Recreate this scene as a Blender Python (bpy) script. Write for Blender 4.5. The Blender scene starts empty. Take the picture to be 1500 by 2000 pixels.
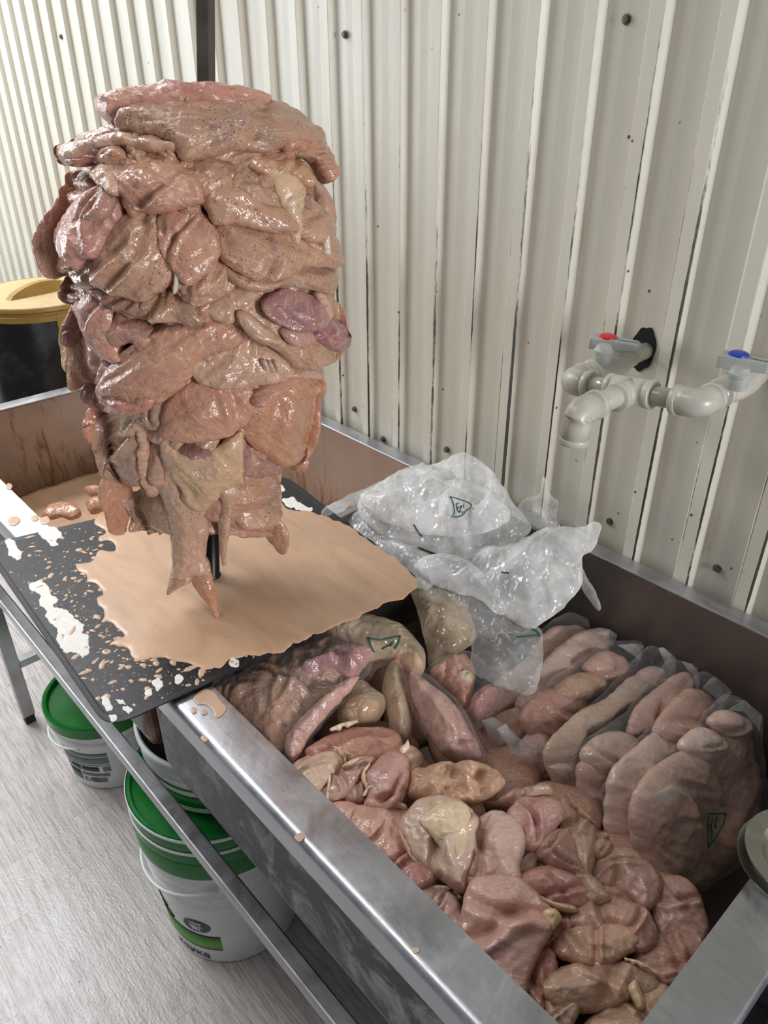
import bpy, bmesh, math, random
import numpy as np
from mathutils import Vector, Matrix, Euler
from mathutils.geometry import delaunay_2d_cdt
from mathutils.bvhtree import BVHTree

random.seed(7)
SC = bpy.context.scene
COL = SC.collection

# ------------------------------------------------------------------ camera
YAW, PITCH, ROLL = [math.radians(a) for a in (47.8835, 30.3034, 0.3054)]
FPX, CAM_Z = 1496.78, 1.534
_f = np.array([-math.sin(YAW) * math.cos(PITCH), math.cos(YAW) * math.cos(PITCH), -math.sin(PITCH)])
_r = np.array([math.cos(YAW), math.sin(YAW), 0.0])
_d = np.cross(_f, _r)
RIGHT = math.cos(ROLL) * _r + math.sin(ROLL) * _d
DOWN = -math.sin(ROLL) * _r + math.cos(ROLL) * _d
FWD = _f
CAM = np.array([0.0, 0.0, CAM_Z])
cd = bpy.data.cameras.new('camera')
cam = bpy.data.objects.new('camera', cd)
COL.objects.link(cam)
cd.sensor_fit = 'VERTICAL'
cd.sensor_height = 24.0
cd.lens = FPX / 2000 * 24
cd.clip_start = 0.01
m = Matrix.Identity(4)
for i in range(3):
    m[i][0], m[i][1], m[i][2], m[i][3] = RIGHT[i], -DOWN[i], -FWD[i], CAM[i]
cam.matrix_world = m
SC.camera = cam

# ------------------------------------------------------------------ light and exposure
SC.view_settings.view_transform = 'Standard'
SC.view_settings.look = 'None'
SC.view_settings.gamma = 1.0
SC.view_settings.use_curve_mapping = False
SC.view_settings.exposure = 0.0
SC.cycles.transparent_max_bounces = 32
SC.cycles.max_bounces = 6
SC.cycles.adaptive_threshold = 0.05
SC.cycles.adaptive_min_samples = 16
SC.cycles.sample_clamp_indirect = 6
W = bpy.data.worlds.new('world')
SC.world = W
W.use_nodes = True
W.node_tree.nodes['Background'].inputs[0].default_value = (0.90, 0.95, 1.0, 1)
W.node_tree.nodes['Background'].inputs[1].default_value = 0.17


def area(name, loc, target, sx, sy, power, color):
    l = bpy.data.lights.new(name, 'AREA')
    l.shape = 'RECTANGLE'
    l.size, l.size_y, l.energy, l.color = sx, sy, power, color
    o = bpy.data.objects.new(name, l)
    COL.objects.link(o)
    o.location = loc
    o.rotation_euler = (Vector(target) - Vector(loc)).to_track_quat('-Z', 'Y').to_euler()
    return o


area('ceiling_panel_left', (-2.95, 0.12, 2.72), (-2.8, 0.15, 0.0), 1.4, 1.0, 72, (0.95, 0.97, 1.0))
area('window_daylight', (-4.0, -0.9, 1.6), (-0.9, 0.45, 0.9), 1.2, 1.2, 44, (0.86, 0.93, 1.0))
area('overhead_highlight_fill', (-1.15, -0.25, 2.72), (-1.1, 0.3, 0.0), 0.9, 0.35, 11, (1.0, 0.97, 0.92))  # added overhead fill for wet highlights on the meat; no known panel
area('right_rib_fill', (2.3, 0.42, 1.55), (-0.8, 0.7, 1.25), 0.5, 0.8, 62, (0.97, 0.98, 1.0))  # light added at the right for bright rib slopes; no known doorway


# ------------------------------------------------------------------ pixel <-> place helpers
def ray(px, py):
    px = np.atleast_1d(np.asarray(px, float))
    py = np.atleast_1d(np.asarray(py, float))
    a = (px - 750) / FPX
    b = (py - 1000) / FPX
    return a[:, None] * RIGHT + b[:, None] * DOWN + FWD


def on_plane(pts, p0, n):
    pts = np.atleast_2d(np.asarray(pts, float))
    d = ray(pts[:, 0], pts[:, 1])
    n = np.asarray(n, float)
    t = ((np.asarray(p0) - CAM) @ n) / (d @ n)
    return CAM + d * t[:, None]


def at_z(px, py, z):
    return on_plane([(px, py)], (0, 0, z), (0, 0, 1))[0]


def at_y(px, py, y):
    return on_plane([(px, py)], (0, y, 0), (0, 1, 0))[0]


def at_x(px, py, x):
    return on_plane([(px, py)], (x, 0, 0), (1, 0, 0))[0]


# ------------------------------------------------------------------ numpy gradient noise
_rng = np.random.RandomState(3)
_perm = np.concatenate([_rng.permutation(256)] * 3)
_grad = _rng.normal(size=(256, 3))
_grad /= np.linalg.norm(_grad, axis=1)[:, None]


def pnoise(p):
    p = np.asarray(p, float)
    i = np.floor(p).astype(int)
    f = p - i
    u = f * f * f * (f * (f * 6 - 15) + 10)
    i &= 255
    out = 0
    for dx in (0, 1):
        for dy in (0, 1):
            for dz in (0, 1):
                h = _perm[_perm[_perm[(i[:, 0] + dx) & 255] + ((i[:, 1] + dy) & 255)] + ((i[:, 2] + dz) & 255)]
                g = _grad[h]
                v = g[:, 0] * (f[:, 0] - dx) + g[:, 1] * (f[:, 1] - dy) + g[:, 2] * (f[:, 2] - dz)
                w = (u[:, 0] if dx else 1 - u[:, 0]) * (u[:, 1] if dy else 1 - u[:, 1]) * (u[:, 2] if dz else 1 - u[:, 2])
                out = out + v * w
    return out * 1.6


# ------------------------------------------------------------------ object helpers
def tag(o, label=None, cat=None, group=None, kind=None):
    if label: o['label'] = label
    if cat: o['category'] = cat
    if group: o['group'] = group
    if kind: o['kind'] = kind
    return o


def link(name, me, mat=None, parent=None, color=None):
    o = bpy.data.objects.new(name, me)
    COL.objects.link(o)
    if mat: me.materials.append(mat)
    if parent:
        o.parent = parent
        o.matrix_parent_inverse = Matrix.Translation(parent.location).inverted()
    if color: o.color = color
    return o


def empty(name, loc, label=None, cat=None, group=None):
    o = bpy.data.objects.new(name, None)
    COL.objects.link(o)
    o.location = loc
    o.empty_display_size = 0.05
    return tag(o, label, cat, group)


def obj(name, bm, mat, parent=None, smooth=False, bevel=0, color=None):
    me = bpy.data.meshes.new(name)
    bmesh.ops.recalc_face_normals(bm, faces=bm.faces)
    bm.to_mesh(me)
    bm.free()
    if smooth:
        me.polygons.foreach_set('use_smooth', [True] * len(me.polygons))
    o = link(name, me, mat, parent, color)
    if bevel:
        b = o.modifiers.new('bevel', 'BEVEL')
        b.width = bevel
        b.segments = 2
        b.limit_method = 'ANGLE'
    return o


def add_box(bm, x0, x1, y0, y1, z0, z1):
    vs = [bm.verts.new((x, y, z)) for z in (z0, z1) for y in (y0, y1) for x in (x0, x1)]
    for q in ((0, 2, 3, 1), (4, 5, 7, 6), (0, 1, 5, 4), (2, 6, 7, 3), (0, 4, 6, 2), (1, 3, 7, 5)):
        bm.faces.new([vs[i] for i in q])
    return vs


def box(name, dims, mat, parent=None, bevel=0):
    bm = bmesh.new()
    add_box(bm, *dims)
    return obj(name, bm, mat, parent, bevel=bevel)


def add_tube(bm, path, radii, n=16, cap=True, squash=1.0):
    path = [Vector(p) for p in path]
    if not hasattr(radii, '__len__'): radii = [radii] * len(path)
    rings = []
    ref = Vector((0.13, 0.31, 0.94))
    for i, p in enumerate(path):
        t = (path[min(i + 1, len(path) - 1)] - path[max(i - 1, 0)]).normalized()
        a = t.cross(ref)
        if a.length < 0.05: a = t.cross(Vector((1, 0, 0)))
        a.normalize()
        b = t.cross(a).normalized()
        rings.append([bm.verts.new(p + radii[i] * (math.cos(2 * math.pi * k / n) * a + squash * math.sin(2 * math.pi * k / n) * b)) for k in range(n)])
    for i in range(len(rings) - 1):
        for k in range(n):
            bm.faces.new((rings[i][k], rings[i][(k + 1) % n], rings[i + 1][(k + 1) % n], rings[i + 1][k]))
    if cap:
        bm.faces.new(rings[0][::-1])
        bm.faces.new(rings[-1])


def tube(name, path, radii, mat, parent=None, n=16, color=None, squash=1.0):
    bm = bmesh.new()
    add_tube(bm, path, radii, n, squash=squash)
    return obj(name, bm, mat, parent, smooth=True, color=color)


def add_lathe(bm, profile, c, n=48, axis=None):
    """profile of (radius, height) turned about a vertical axis through c"""
    rings = []
    for r, h in profile:
        if r < 1e-6:
            rings.append([bm.verts.new((c[0], c[1], c[2] + h))])
        else:
            rings.append([bm.verts.new((c[0] + r * math.cos(2 * math.pi * k / n), c[1] + r * math.sin(2 * math.pi * k / n), c[2] + h)) for k in range(n)])
    for a, b in zip(rings, rings[1:]):
        for k in range(n):
            k2 = (k + 1) % n
            if len(a) == 1 and len(b) == 1: continue
            if len(a) == 1: bm.faces.new((a[0], b[k2], b[k]))
            elif len(b) == 1: bm.faces.new((a[k], a[k2], b[0]))
            else: bm.faces.new((a[k], a[k2], b[k2], b[k]))


def lathe(name, profile, c, mat, parent=None, n=48, smooth=True, color=None):
    bm = bmesh.new()
    add_lathe(bm, profile, c, n)
    o = obj(name, bm, mat, parent, smooth=smooth, color=color)
    if smooth:
        e = o.modifiers.new('edges', 'EDGE_SPLIT')
        e.split_angle = math.radians(40)
    return o


# ------------------------------------------------------------------ outline -> closed, puffed solid
def smooth_loop(pts, step, ragged=0.0, seed=0.0, sharp=False):
    pts = np.asarray(pts, float)
    n = len(pts)
    if sharp:
        dense = np.concatenate([pts[i] + (pts[(i + 1) % n] - pts[i]) * np.linspace(0, 1, 12, endpoint=False)[:, None] for i in range(n)])
    else:
        out = []
        t = np.linspace(0, 1, 14, endpoint=False)[:, None]
        for i in range(n):
            p0, p1, p2, p3 = pts[i - 1], pts[i], pts[(i + 1) % n], pts[(i + 2) % n]
            out.append(0.5 * ((2 * p1) + (-p0 + p2) * t + (2 * p0 - 5 * p1 + 4 * p2 - p3) * t * t + (-p0 + 3 * p1 - 3 * p2 + p3) * t ** 3))
        dense = np.concatenate(out)
    seg = np.linalg.norm(np.roll(dense, -1, 0) - dense, axis=1)
    s = np.concatenate([[0], np.cumsum(seg)])
    m_ = max(10, int(s[-1] / step))
    q = np.linspace(0, s[-1], m_, endpoint=False)
    dd = np.vstack([dense, dense[:1]])
    loop = np.stack([np.interp(q, s, dd[:, 0]), np.interp(q, s, dd[:, 1])], 1)
    if ragged:
        tan = np.roll(loop, -1, 0) - np.roll(loop, 1, 0)
        tan /= np.linalg.norm(tan, axis=1)[:, None] + 1e-9
        nor = np.stack([tan[:, 1], -tan[:, 0]], 1)
        z3 = np.stack([loop[:, 0], loop[:, 1], np.full(len(loop), seed)], 1)
        k = 1.1 * pnoise(z3 / (step * 11)) + 0.8 * pnoise(z3 / (step * 5) + 5) + 0.5 * pnoise(z3 / (step * 2.6) + 9)
        loop = loop + nor * (k * ragged)[:, None]
    return loop


def inside(poly, p):
    x, y = p[:, 0], p[:, 1]
    c = np.zeros(len(p), bool)
    a, b = poly, np.roll(poly, -1, 0)
    for (x1, y1), (x2, y2) in zip(a, b):
        if y1 == y2: continue
        c ^= ((y1 > y) != (y2 > y)) & (x < (x2 - x1) * (y - y1) / (y2 - y1) + x1)
    return c


def dist_to(poly, p):
    a, b = poly, np.roll(poly, -1, 0)
    ab = b - a
    L = (ab * ab).sum(1) + 1e-12
    best = np.full(len(p), 1e9)
    for s in range(0, len(p), 4000):
        q = p[s:s + 4000]
        t = np.clip(((q[:, None, :] - a) * ab).sum(2) / L, 0, 1)
        d = np.linalg.norm(q[:, None, :] - (a + t[..., None] * ab), axis=2)
        best[s:s + 4000] = d.min(1)
    return best


UVK = 0.00068


def blob(name, pts, surf, mat, parent=None, T=0.02, R=None, back=0.012, bulge=0.35, lift=0.0, step=5.0,
         color=(1, 1, 1, 1), fold=0.004, fine=0.0012, fs=22.0, ragged=1.0, seed=None, grain=None, sharp=False,
         uvk=UVK, stretch=3.0, droop=0.0, droop_dir=math.pi / 2, crumple=0.0, cs=30.0, rip=0.0, creases=0):
    """closed solid with the given outline: surf maps 2-D outline coordinates to places and outward normals"""
    if seed is None: seed = random.random() * 50
    rg = np.random.RandomState(int(seed * 100) % 99991)
    loop = smooth_loop(pts, step, ragged, seed, sharp)
    span = loop.max(0) - loop.min(0)
    if R is None: R = 0.28 * min(span)
    # inner points: rows close to the rim, then a jittered grid
    tan = np.roll(loop, -1, 0) - np.roll(loop, 1, 0)
    tan /= np.linalg.norm(tan, axis=1)[:, None] + 1e-9
    nor = np.stack([-tan[:, 1], tan[:, 0]], 1)
    area2 = (loop[:, 0] * np.roll(loop[:, 1], -1) - np.roll(loop[:, 0], -1) * loop[:, 1]).sum()
    if area2 < 0: nor = -nor
    inner = []
    for w in (0.06, 0.2):
        off = min(R * w, step * (0.55 if w < .1 else 1.2))
        q = loop + nor * off
        ok = inside(loop, q) & (dist_to(loop, q) > off * 0.8)
        inner.append(q[ok])
        lim = off
    gx = np.arange(loop[:, 0].min(), loop[:, 0].max(), step)
    gy = np.arange(loop[:, 1].min(), loop[:, 1].max(), step * 0.87)
    g = np.array([(x + (step / 2 if j % 2 else 0), y) for j, y in enumerate(gy) for x in gx])
    g = g + rg.uniform(-.18, .18, g.shape) * step
    if len(g):
        g = g[inside(loop, g)]
        if len(g): g = g[dist_to(loop, g) > lim + step * 0.55]
    allp = np.vstack([loop] + inner + ([g] if len(g) else []))
    n = len(loop)
    vs, _, fs_, *_r2 = delaunay_2d_cdt([Vector(p) for p in allp], [(i, (i + 1) % n) for i in range(n)], [], 1, 1e-4)
    P = np.array([(v[0], v[1]) for v in vs])
    d = dist_to(loop, P)
    rim = d < 1e-3
    t = np.clip(d / R, 0, 1)
    prof = np.sqrt(np.maximum(0, 1 - (1 - t) ** 2))
    dm = max(d.max(), 1e-6)
    hump = (np.clip(d / dm, 0, 1)) ** 1.1
    S, N = surf(P)
    ca, sa = math.cos(grain if grain is not None else seed), math.sin(grain if grain is not None else seed)
    uv = np.stack([P[:, 0] * ca + P[:, 1] * sa, -P[:, 0] * sa + P[:, 1] * ca], 1) * uvk
    q = np.stack([uv[:, 0] * fs / stretch, uv[:, 1] * fs, np.full(len(P), seed)], 1)
    q = q + 0.35 * np.stack([pnoise(q * .9 + 5), pnoise(q * .9 + 11), 0 * d], 1)
    f1 = pnoise(q)
    f2 = 1 - 2 * np.abs(pnoise(q * 2.1 + 3))
    f3 = pnoise(S * 150 + seed)
    h = T * ((1 - bulge) * prof + bulge * hump) + prof * (fold * (f1 + 0.45 * f2) + fine * f3)
    if crumple:
        # facets: straight creases between randomly tilted flats
        for cell, amp in ((84.0, 1.5), (40.0, .55), (17.0, .14)):
            lo, hi = loop.min(0) - cell, loop.max(0) + cell
            ns = max(4, int((hi - lo)[0] * (hi - lo)[1] / (cell * cell)))
            sd = rg.uniform(lo, hi, (ns, 2))
            gd = rg.normal(size=(ns, 2)) * .8
            of = rg.uniform(-.5, .5, ns)
            st = np.array([1.0, .55]) if rg.rand() < .5 else np.array([.6, 1.0])
            dv = (P[:, None, :] - sd)
            pl = (dv * gd).sum(2) / cell + of
            D2 = np.sqrt(((dv * st) ** 2).sum(2)) / cell
            wgt = np.exp(-13.0 * (D2 - D2.min(1)[:, None]))
            a = (pl * wgt).sum(1) / wgt.sum(1)
            h = h + prof * crumple * amp * np.clip(a, -1.2, 1.2) * .6
    for q_ in range(creases):
        c0 = loop.mean(0) + rg.uniform(-.22, .22, 2) * span
        an = rg.uniform(0, math.pi)
        wv_ = (P - c0) @ np.array([math.cos(an), math.sin(an)])
        lv_ = (P - c0) @ np.array([-math.sin(an), math.cos(an)])
        L_ = .5 * max(span)
        dd_ = wv_ + .10 * L_ * f1 + .22 * L_ * np.sin(lv_ / L_ * 2.2 + seed)
        w_ = rg.uniform(.035, .07) * max(span)
        gr_ = np.exp(-(dd_ / w_) ** 2) * np.clip(1.2 - np.abs(lv_) / (L_ * rg.uniform(.5, 1.0)), 0, 1)
        h = h - prof * rg.uniform(.25, .5) * T * gr_ + prof * .22 * T * np.exp(-((dd_ - 1.6 * w_) / w_) ** 2) * np.clip(1.2 - np.abs(lv_) / L_, 0, 1)
    lf = np.full(len(P), lift)
    if droop:
        along = P[:, 0] * math.cos(droop_dir) + P[:, 1] * math.sin(droop_dir)
        ty = (along - along.min()) / max(1e-6, along.max() - along.min())
        lf = lf + droop * (ty - .45)
        h = h * (.75 + .5 * ty)
    if rip:
        g2 = pnoise(np.stack([uv[:, 0] * 26 + .3 * f1, uv[:, 1] * 330 + .8 * f1, np.full(len(P), seed)], 1))
        h = h + prof * rip * g2
    lift = lf
    F = S + N * (lift + h)[:, None]
    Bk = S + N * (lift - back * prof + (0 if not crumple else prof * crumple * 0.5 * pnoise(S * cs + 31)))[:, None]
    # stitch: rim vertices shared
    idx = np.full(len(P), -1)
    verts = [tuple(v) for v in F]
    uvs = [tuple(u) for u in uv]
    for i in range(len(P)):
        if rim[i]: idx[i] = i
        else:
            idx[i] = len(verts)
            verts.append(tuple(Bk[i]))
            uvs.append(tuple(uv[i]))
    # facing: front triangles must look along N
    faces = []
    for f in fs_:
        a, b, c = f[0], f[1], f[2]
        nn = np.cross(F[b] - F[a], F[c] - F[a])
        if nn @ N[a] < 0: a, c = c, a
        faces.append((a, b, c))
        if not (rim[a] and rim[b] and rim[c]):
            faces.append((int(idx[c]), int(idx[b]), int(idx[a])))
    me = bpy.data.meshes.new(name)
    me.from_pydata(verts, [], [tuple(int(x) for x in f) for f in faces])
    me.polygons.foreach_set('use_smooth', [True] * len(me.polygons))
    ul = me.uv_layers.new(name='grain')
    li = np.zeros(len(me.loops), int)
    me.loops.foreach_get('vertex_index', li)
    ul.data.foreach_set('uv', np.array(uvs)[li].ravel())
    me.update()
    return link(name, me, mat, parent, color)


def plane_surf(p0, n):
    n = np.asarray(n, float)
    n = n / np.linalg.norm(n)

    def s(P):
        S = on_plane(P, p0, n)
        return S, np.tile(n, (len(P), 1))
    return s


# ------------------------------------------------------------------ materials
def newmat(name):
    mt = bpy.data.materials.new(name)
    mt.use_nodes = True
    nt = mt.node_tree
    return mt, nt, nt.nodes['Principled BSDF']


class NB:
    def __init__(s, nt): s.nt = nt

    def n(s, t, **k):
        nd = s.nt.nodes.new(t)
        for a, v in k.items():
            if a.startswith('i_'): s.set(nd, a[2:].replace('_', ' '), v)
            elif a.startswith('n_'): s.set(nd, int(a[2:]), v)
            else: setattr(nd, a, v)
        return nd

    def set(s, nd, key, v):
        i = nd.inputs[key]
        if isinstance(v, bpy.types.NodeSocket): s.nt.links.new(v, i)
        else: i.default_value = v

    def noise(s, vec, scale, detail=3, rough=0.55, dist=0.0):
        return s.n('ShaderNodeTexNoise', i_Vector=vec, i_Scale=scale, i_Detail=detail, i_Roughness=rough, i_Distortion=dist).outputs['Fac']

    def ramp(s, fac, a, b, lo=0.0, hi=1.0):
        return s.n('ShaderNodeMapRange', i_Value=fac, n_1=a, n_2=b, n_3=lo, n_4=hi).outputs[0]

    def mix(s, fac, a, b, mode='MIX'):
        nd = s.n('ShaderNodeMix', data_type='RGBA', blend_type=mode)
        s.set(nd, 0, fac); s.set(nd, 6, a); s.set(nd, 7, b)
        return nd.outputs[2]

    def math(s, op, a, b=0.0, clamp=False):
        nd = s.n('ShaderNodeMath', operation=op, use_clamp=clamp)
        s.set(nd, 0, a); s.set(nd, 1, b)
        return nd.outputs[0]

    def bump(s, h, strength, dist, normal=None):
        nd = s.n('ShaderNodeBump', i_Height=h, i_Strength=strength, i_Distance=dist)
        if normal is not None: s.set(nd, 'Normal', normal)
        return nd.outputs[0]

    def map(s, vec, scale=(1, 1, 1), loc=(0, 0, 0), rot=(0, 0, 0)):
        return s.n('ShaderNodeMapping', i_Vector=vec, i_Scale=scale, i_Location=loc, i_Rotation=rot).outputs[0]

    def obj(s): return s.n('ShaderNodeTexCoord').outputs['Object']

    def pos(s): return s.n('ShaderNodeNewGeometry').outputs['Position']

    def uv(s): return s.n('ShaderNodeTexCoord').outputs['UV']

    def xyz(s, v): return s.n('ShaderNodeSeparateXYZ', i_Vector=v).outputs


def rgb(r, g, b):
    f = lambda c: (c / 255 / 12.92) if c / 255 <= 0.04045 else ((c / 255 + 0.055) / 1.055) ** 2.4
    return (f(r), f(g), f(b), 1.0)


def simple(name, col, rough=0.5, metal=0.0, noise=0.0, nscale=30, bump=0.0, coat=0.0):
    mt, nt, b = newmat(name)
    k = NB(nt)
    if noise:
        f = k.noise(k.obj(), nscale, 5)
        dark = tuple(c * (1 - noise) for c in col[:3]) + (1,)
        k.set(b, 'Base Color', k.mix(k.ramp(f, .35, .65), dark, col))
        k.set(b, 'Roughness', k.ramp(f, .3, .7, max(0, rough - .08), rough + .08))
        if bump: k.set(b, 'Normal', k.bump(f, .3, bump))
    else:
        k.set(b, 'Base Color', col)
        k.set(b, 'Roughness', rough)
    k.set(b, 'Metallic', metal)
    if coat: k.set(b, 'Coat Weight', coat)
    return mt


def meat_material(name, sauce, lump=.0042, red=.42, vein=.34):
    """wet chicken: object colour = flesh tint, its alpha = amount of marinade"""
    mt, nt, b = newmat(name)
    k = NB(nt)
    oi = k.n('ShaderNodeObjectInfo')
    base, amt, rnd = oi.outputs['Color'], oi.outputs['Alpha'], oi.outputs['Random']
    off = k.n('ShaderNodeCombineXYZ', i_X=k.math('MULTIPLY', rnd, 7.0), i_Y=rnd, i_Z=k.math('MULTIPLY', rnd, 3.0)).outputs[0]
    P = k.n('ShaderNodeVectorMath', operation='ADD', n_0=k.pos(), n_1=off).outputs[0]
    uv = k.uv()
    big = k.noise(P, 22, 4, .6, .6)
    mid = k.noise(P, 70, 4, .6, .8)
    wob = k.n('ShaderNodeTexNoise', i_Vector=k.map(uv, (14, 14, 1)), i_Scale=1.0, i_Detail=2.0).outputs['Color']
    wuv = k.n('ShaderNodeVectorMath', operation='ADD', n_0=uv, n_1=k.n('ShaderNodeVectorMath', operation='SCALE', n_0=k.n('ShaderNodeVectorMath', operation='SUBTRACT', n_0=wob, n_1=(.5, .5, .5)).outputs[0], i_Scale=.05).outputs[0]).outputs[0]
    fmask = k.ramp(k.noise(P, 16, 2, .5), .44, .58)
    fib = k.noise(k.map(wuv, (45, 620, 1)), 1.0, 3, .6, .5)
    fib2 = k.noise(k.map(wuv, (25, 260, 1)), 1.0, 2, .5, 1.0)
    c = k.mix(k.ramp(big, .35, .68), base, k.mix(0.4, base, rgb(226, 180, 152)))
    c = k.mix(k.ramp(mid, .54, .76, 0, red), c, rgb(150, 76, 74))
    c = k.mix(k.math('MULTIPLY', k.ramp(fib2, .50, .72, 0, .45), fmask), c, rgb(232, 200, 172))
    c = k.mix(k.math('MULTIPLY', k.ramp(fib, .50, .70, 0, .40), fmask), c, rgb(140, 80, 70))
    # cream fat veins
    veins = k.math('ABSOLUTE', k.math('SUBTRACT', k.noise(P, 30, 3, .5, 1.2), .5))
    c = k.mix(k.math('MULTIPLY', k.ramp(veins, 0, .018, vein, 0), k.ramp(mid, .42, .58)), c, rgb(238, 220, 190))
    # marinade film and pepper
    sc = k.math('MULTIPLY', k.ramp(k.noise(P, 34, 5, .62, .7), .36, .62), amt)
    c = k.mix(k.math('MULTIPLY', sc, .78), c, sauce)
    vor = k.n('ShaderNodeTexVoronoi', i_Vector=P, i_Scale=290.0)
    pep = k.math('MULTIPLY', k.ramp(vor.outputs['Distance'], .19, .27, 1, 0), k.ramp(k.noise(P, 40, 2), .46, .54))
    c = k.mix(k.math('MULTIPLY', pep, k.math('MULTIPLY', amt, .95)), c, rgb(72, 46, 36))
    k.set(b, 'Base Color', c)
    k.set(b, 'Roughness', k.ramp(k.noise(P, 60, 3), .35, .7, .10, .34))
    k.set(b, 'Specular IOR Level', .7)
    k.set(b, 'Subsurface Weight', .12)
    k.set(b, 'Subsurface Radius', (1.0, .35, .2))
    k.set(b, 'Subsurface Scale', .006)
    nrm = k.bump(k.math('MULTIPLY', fib, fmask), .6, .0014)
    nrm = k.bump(k.noise(P, 62, 3, .5, .8), .8, lump, nrm)
    nrm = k.bump(k.noise(P, 300, 2, .5), .30, .0012, nrm)
    k.set(b, 'Normal', nrm)
    return mt


def film_material(name, tint, opacity, edge=.55, rough=.18, bs=90, cloud=0.0):
    """thin polythene: mostly see-through, creases catch the light"""
    mt, nt, b = newmat(name)
    k = NB(nt)
    out = nt.nodes['Material Output']
    P = k.pos()
    W_ = k.n('ShaderNodeVectorMath', operation='ADD', n_0=P, n_1=k.n('ShaderNodeVectorMath', operation='SCALE', n_0=k.n('ShaderNodeTexNoise', i_Vector=P, i_Scale=18.0).outputs['Color'], i_Scale=.035).outputs[0]).outputs[0]
    e1 = k.n('ShaderNodeTexVoronoi', feature='DISTANCE_TO_EDGE', i_Vector=k.map(W_, (1, 1.7, .8), rot=(.3, .5, .4)), i_Scale=bs).outputs['Distance']
    e2 = k.n('ShaderNodeTexVoronoi', feature='DISTANCE_TO_EDGE', i_Vector=k.map(W_, (1.6, .9, 1), rot=(.1, .9, 1.2)), i_Scale=bs * 2.3).outputs['Distance']
    h = k.math('ADD', k.ramp(e1, 0, .3), k.math('MULTIPLY', k.ramp(e2, 0, .3), .5))
    nrm = k.bump(h, .32, .009)
    gate = k.ramp(k.noise(P, bs * .7, 2), .48, .62)
    line = k.math('MULTIPLY', k.ramp(e1, 0, .014, 1, 0), gate)
    k.set(b, 'Base Color', tint)
    k.set(b, 'Roughness', rough)
    k.set(b, 'Specular IOR Level', 1.0)
    k.set(b, 'Normal', nrm)
    tr = k.n('ShaderNodeBsdfTransparent', i_Color=(.98, .98, .98, 1))
    lw = k.n('ShaderNodeLayerWeight', i_Blend=.35, i_Normal=nrm).outputs['Facing']
    op = k.math('ADD', k.math('MULTIPLY', k.math('POWER', lw, 2.5), edge), opacity)
    op = k.math('ADD', op, k.math('MULTIPLY', line, .24))
    if cloud:
        op = k.math('ADD', op, k.ramp(k.noise(P, 14, 4, .6), .42, .68, 0, cloud))
    op = k.math('MINIMUM', op, .96)
    tl = k.n('ShaderNodeBsdfTranslucent', i_Color=tint)
    body = k.n('ShaderNodeMixShader', i_Fac=.12)
    k.set(body, 1, b.outputs[0]); k.set(body, 2, tl.outputs[0])
    mx = k.n('ShaderNodeMixShader', i_Fac=op)
    k.set(mx, 1, tr.outputs[0]); k.set(mx, 2, body.outputs[0])
    k.set(out, 'Surface', mx.outputs[0])
    return mt


def steel_material(name, col, rough, brush_axis=0, dirt=None, dirt_amt=0.0, metal=1.0, dirt_scale=9):
    mt, nt, b = newmat(name)
    k = NB(nt)
    P = k.pos()
    s = [400, 400, 400]
    s[brush_axis] = 6
    br = k.noise(k.map(P, tuple(s)), 1.0, 3, .6)
    cl = k.noise(P, 16, 5, .65, .5)
    c = k.mix(k.ramp(cl, .3, .7), tuple(x * .78 for x in col[:3]) + (1,), col)
    c = k.mix(k.ramp(br, .35, .7, 0, .25), c, tuple(min(1, x * 1.25) for x in col[:3]) + (1,))
    met = metal
    rg = k.ramp(cl, .3, .7, rough - .06, rough + .10)
    if dirt:
        df = k.ramp(k.noise(P, dirt_scale, 6, .7, .6), .5, .66, 0, dirt_amt)
        c = k.mix(df, c, dirt)
        met = k.math('SUBTRACT', metal, k.math('MULTIPLY', df, .8), True)
        rg = k.math('ADD', rg, k.math('MULTIPLY', df, .15))
    k.set(b, 'Base Color', c)
    k.set(b, 'Metallic', met)
    k.set(b, 'Roughness', rg)
    nrm = k.bump(br, .12, .0006)
    k.set(b, 'Normal', k.bump(k.noise(P, 60, 4), .12, .002, nrm))
    return mt


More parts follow.
